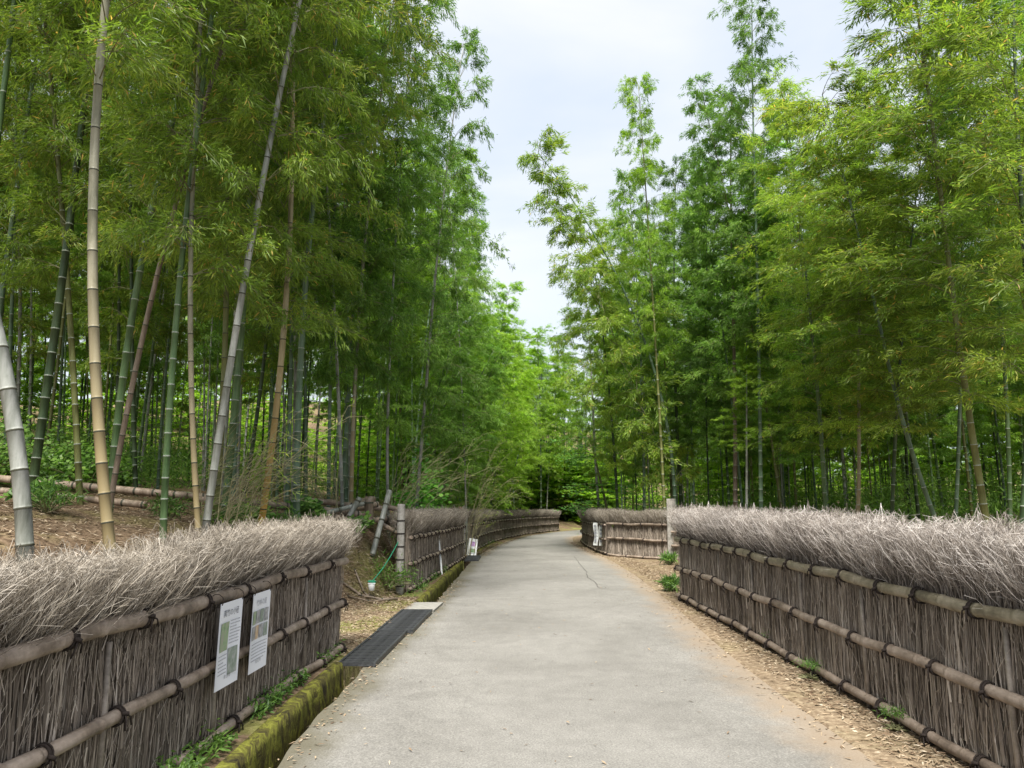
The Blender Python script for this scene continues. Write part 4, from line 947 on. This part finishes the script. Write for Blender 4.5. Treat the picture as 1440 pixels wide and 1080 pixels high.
for i, (px, Y, s_, lb) in enumerate([(330, 10.8, .34, 'green weedy clump at the foot of the silvery culm'), (350, 11.3, .3, 'green weedy clump just left of the golden culm foot'), (400, 11.6, .34, 'green weedy clump just right of the golden culm foot'), (432, 12.2, .3, 'green weedy clump below the short pale felled culm'),
        (75, 8.3, .30, 'green weedy clump beside the thickest grey culm'), (55, 9.2, .25, 'low weeds left of the thickest grey culm'), (242, 10.6, .3, 'small dark leaved clump beside the bright green culm'), (505, 12.6, .26, 'ferny clump on the bank below the log pile'), (548, 12.7, .42, 'tall weeds beside the round pale post')]):
    x = (px - 720) / FPX * Y; shrub(gz(x, Y), (s_ * 1.3, s_, s_), 420, .10, LF_GROUND if i != 8 else LF_DEEP, lb, 'weeds on the left bank', 'weed_clump', 'weeds', 40 + i, narrow=i % 2 == 0)
for i, (px, py, lb, s_) in enumerate([(762 + 180, 795, 'green tuft at the foot of the thick squared post', .22), (946, 832, 'green tuft at the near corner of the right fence end', .2), (1088, 912, 'small green weed under the near right fence, farther one', .12), (1140, 958, 'small green weed under the near right fence, middle one', .11),
        (1256, 1030, 'small green weed under the near right fence, nearest one', .09), (822, 762, 'tiny green tuft at the road bend fence foot', .2), (1072, 900, 'tiny sprout next to the farther weed under the right fence', .08)]):
    a = (px - 720) / FPX; b = (540 - py) / FPX; Y = 1.55 * (cP - b * sP) / -(sP + b * cP); Y = Y * (1 + .015 * max(0, Y - 10) / 1.55 * .98) ; x = a * Y * 1.0
    Y0 = Y; x = a * Y0 / (cP - b * sP)
    shrub(gz(x, Y0), (s_ * 1.2, s_ * 1.2, s_ * .7), 260, .034 + .12 * (i in (0, 1)), LF_GROUND, lb, 'small weeds along the right verge', 'weed_tuft', 'weeds', 70 + i, narrow=True)
# maple-like tree with light sprays over the bend
def broadleaf_tree():
    global rng
    rng = np.random.default_rng(77); x, y = 3.7, 29.5; z = float(zground(x, y)); t = thing('broadleaf_tree', 'small broadleaf tree with flat bright sprays reaching over the road bend', 'tree', (x, y, z))
    tr = MB(); tr.tube([(0, 0, -.1), (-.1, 0, 1.4), (-.4, -.1, 2.7), (-.7, -.1, 4.2)], [.06, .05, .035, .015], 8); lf = MB()
    for k in range(15):
        h = rng.uniform(.9, 4.2); a = rng.uniform(2.2, 4.1) if k < 11 else rng.uniform(0, 6.28); ln = rng.uniform(.9, 1.9); x0 = -.1 - .14 * h
        s = np.linspace(0, 1, 7)[:, None]; d = np.array([math.cos(a), math.sin(a) * .7, .12]); P = np.array([x0, 0, h]) + d * ln * s + np.array([0, 0, -.25]) * ln * s ** 2
        tr.tube(P, np.linspace(.014, .004, 7), 5); n = 85; w = rng.random(n) ** .7; C = np.stack([np.interp(w, s[:, 0], P[:, i]) for i in range(3)], 1)
        C += rng.normal(0, 1, (n, 3)) * np.array([.26, .26, .05]); broad_leaves(lf, C, rng.normal(0, .25, (n, 3)) + np.array([0, -.2, 1.]), rng.uniform(.07, .13, n))
    link('trunk', tr.build('trunk', TWIG, True), t); link('crown', lf.build('crown', LF_BROAD), t, kind='stuff')
broadleaf_tree()
def dry_spray(px, py, Y, hgt, spread, n, label, lean=1, seed=0, leafy=.5):
    global rng
    rng = np.random.default_rng(seed); p = at(px, py, Y); z = float(zground(p.x, Y)); t = thing('dry_bamboo_brush', label, 'dry branches', (p.x, Y, z - .03), 'dry yellow bamboo brush in the grove')
    tw = MB(); lf = MB()
    for k in range(n):
        h = hgt * rng.uniform(.5, 1); s = np.linspace(0, 1, 9)[:, None]; a = rng.normal(.0, .8); dx = lean * spread * rng.uniform(.1, 1.0)
        P = np.array([rng.normal(0, .12), rng.normal(0, .1), 0]) + np.array([dx * math.cos(a), dx * math.sin(a) * .6, 0]) * s ** 1.5 + np.array([0, 0, h]) * (s - .22 * s ** 3)
        tw.tube(P, np.linspace(.007, .002, 9), 4, caps=False)
        m = 12; w = rng.uniform(.25, 1, m); C = np.stack([np.interp(w, s[:, 0], P[:, i]) for i in range(3)], 1); D = rng.normal(0, .35, (m, 3)) + np.array([lean * .8, 0, .55]); D /= np.linalg.norm(D, axis=1)[:, None]
        l = rng.uniform(.15, .55, m)[:, None]; E = C + D * l; E2 = E + (D + np.array([lean * .3, 0, -.5])) * l * .5; sticks(tw, C, E, .003, .002); sticks(tw, E, E2, .002, .001)
        m2 = int(26 * leafy); q = rng.integers(0, m, m2); v = rng.random(m2)[:, None]; leaves(lf, E[q] * (1 - v) + E2[q] * v, D[q] * .6 + rng.normal(0, .4, (m2, 3)) + np.array([0, 0, -.3]), .10, .012)
    link('twigs', tw.build('twigs', TWIG_DRY), t, kind='stuff'); link('leaves', lf.build('leaves', LF_YELLOW), t, kind='stuff')
dry_spray(330, 700, 9.8, 2.3, 1.6, 11, 'dry yellow twigs arching up between the silvery and golden culms', 1, 1)
dry_spray(300, 700, 10.2, 1.5, 1.2, 9, 'low dry twigs at the foot of the silvery culm', 1, 2)
dry_spray(655, 700, 23.5, 4.6, 1.4, 13, 'tall pale dry bamboo brush behind the second left fence', 1, 3, .9)
dry_spray(548, 690, 14.8, 2.4, 1.6, 9, 'thin pale branches fanning above the gap in the fences', 1, 4, .2)
dry_spray(470, 700, 13.8, 1.7, 1.1, 6, 'dry weeds behind the far end of the near left fence', -1, 5, .5)
dry_spray(1400, 720, 11.5, .9, -.9, 7, 'dry arching grass stems over the near right fence', 1, 6, .3)

# undergrowth of low bamboo behind both groves, too dense to count
def undergrowth():
    global rng
    rng = np.random.default_rng(5); mb = MB(); rs = random.Random(8)
    for k in range(400):
        if k >= 330: y = rs.uniform(51, 68); x = rs.uniform(-12, 4) if k % 3 else rs.uniform(13, 24); x = min(x, float(XL(y)) - 1.5) if x < 10 else x
        elif k % 2: y = rs.uniform(18, 50); x = rs.uniform(4.8, 26) if y > 24 else rs.uniform(7.5, 24)
        else: y = rs.uniform(19, 50); x = float(XL(y)) - rs.uniform(8 if y < 32 else 2.5, 24)
        if x > 0 and x < float(XR(y)) + 1.6: continue
        z = float(zground(x, y)); n = 260; h = rs.uniform(.5, 2.4); d = rng.normal(0, 1, (n, 3)) * np.array([.55, .55, .35 * h]) + np.array([x, y, z + .55 * h]); d[:, 2] = np.maximum(d[:, 2], z + .03)
        leaves(mb, d, rng.normal(0, 1, (n, 3)) + np.array([0, 0, -.2]), .2, .04, up=1)
    link('undergrowth', mb.build('undergrowth', LF_DEEP), kind='stuff', label='low leafy undergrowth between the bamboo culms', category='undergrowth')
undergrowth()

# greenery between the curb and the left fences
def fringe(name, y0, y1, n, label, off0=.34, off1=.52):
    global rng
    rng = np.random.default_rng(int(y0 * 10)); y = rng.uniform(y0, y1, n); keep = (np.sin(y * 3.3) + np.sin(y * 7.7 + 1) * .7 + rng.normal(0, .5, n)) > -.25; y = y[keep]; n = len(y)
    x = XL(y) - rng.uniform(off0, off1, n) ; hgt = np.abs(rng.normal(0, .05, n)); P = np.stack([x, y, ZR(y) + .045 + hgt], 1)
    mb = MB(); leaves(mb, P, rng.normal(0, .7, (n, 3)) + np.array([.5, 0, .25]), rng.uniform(.03, .06, n), .018, up=1.2)
    link(name, mb.build(name, LF_GROUND), kind='stuff', label=label, category='ground cover')
fringe('ground_cover', 2.5, 8.0, 5200, 'small green plants growing along the top of the mossy drain wall')
fringe('ground_cover', 12.4, 21, 1800, 'green plants along the second mossy drain wall')
fringe('ground_cover', 24, 33, 2600, 'green plants along the far drain wall', .3, .6)

# ------------------------------------------------------------------ leaf litter
def litter():
    global rng
    rng = np.random.default_rng(3); mb = MB()
    def put(x, y, ln=.055, lift=.006):
        n = len(x); z = zground(x, y); onroad = (x < XR(y) + .12) & (x > XL(y)); tt = (x - XL(y)) / (XR(y) - XL(y))
        z = np.where(onroad, ZR(y) + .014 * (1 - (2 * tt - 1) ** 2) + .001, z) + rng.uniform(.002, lift + .012, n)
        a = rng.uniform(0, 6.28, n); D = np.stack([np.cos(a), np.sin(a), rng.normal(0, .12, n)], 1); leaves(mb, np.stack([x, y, z], 1), D, rng.uniform(.6, 1.5, n) * ln, rng.uniform(.007, .016, n), up=2.2, a=np.clip(rng.normal(.5, .26, n), 0, 1))
    n = 14000; y = 3.2 + rng.random(n) ** 1.3 * 24; w = rng.normal(.34, .21, n); k = w < np.where(y > 13, 1.3, .62); y, w = y[k], w[k]; put(XR(y) + w, y)
    n = 5200; y = rng.uniform(12.6, 21, n); w = rng.uniform(.1, 1.9, n); k = w < .3 + (y - 12.6) * .22; put((XR(y) + w)[k], y[k])
    n = 3000; y = rng.uniform(24, 34, n); put(XR(y) + rng.uniform(-.2, .5, n), y, .07)
    n = 8000; y = rng.uniform(7.7, 12.6, n); u = rng.uniform(.25, 1.8, n); put(XL(y) - u, y)
    n = 9000; y = rng.uniform(11.5, 15, n); u = rng.uniform(.7, 2.6, n); put(XL(y) - u, y, .09, .03)
    n = 30000; y = rng.uniform(5, 15, n); u = rng.uniform(.9, 8.5, n); put(XL(y) - u, y, .085, .02)
    n = 700; y = rng.uniform(3.5, 16, n); u = np.abs(rng.normal(0, .12, n)); put(XL(y) + u, y, .04)
    n = 260; y = rng.uniform(4, 22, n); put(XL(y) + rng.random(n) * (XR(y) - XL(y)), y, .04)
    n = 2500; y = rng.uniform(24, 46, n); put(XL(y) - rng.normal(.0, .15, n), y, .08)
    link('leaf_litter', mb.build('leaf_litter', LITTER), kind='stuff', label='fallen dry bamboo leaves strewn over the verges and bank', category='leaf litter')
litter()

# labels that would be shared say which of them, from left to right
def tell_apart():
    by = {}
    for o in COL.objects:
        if o.parent is None and o.get('category') == 'bamboo': by.setdefault(o['label'], []).append(o)
    W_ = {2: ['left of the two', 'right of the two'], 3: ['leftmost of three', 'middle of three', 'rightmost of three'], 4: ['leftmost of four', 'second of four', 'third of four', 'rightmost of four']}
    for lb, os_ in by.items():
        if len(os_) > 4:
            os_.sort(key=lambda o: o.location.x / o.location.y); OR = ['first', 'second', 'third', 'fourth', 'fifth', 'sixth', 'seventh', 'eighth', 'ninth', 'tenth']
            for i_, o in enumerate(os_): o['label'] = lb.replace(' with', ',').replace(' the ', ' ').replace(' leaves', ' leaved') + ', ' + OR[min(i_, 9)] + ' from left'
        if 2 <= len(os_) <= 4 and lb.startswith(tuple('abcdefghijklmnopqrstuvwxyz')):
            os_.sort(key=lambda o: o.location.x / o.location.y)
            for o, w in zip(os_, W_[len(os_)]):
                if len(lb.split()) + len(w.split()) > 16: lb2 = lb.replace(' with', ',').replace(' the ', ' ').replace(' leaves', ' leaved').replace('mid green', 'green')
                else: lb2 = lb
                o['label'] = lb2 + ', ' + w
tell_apart()
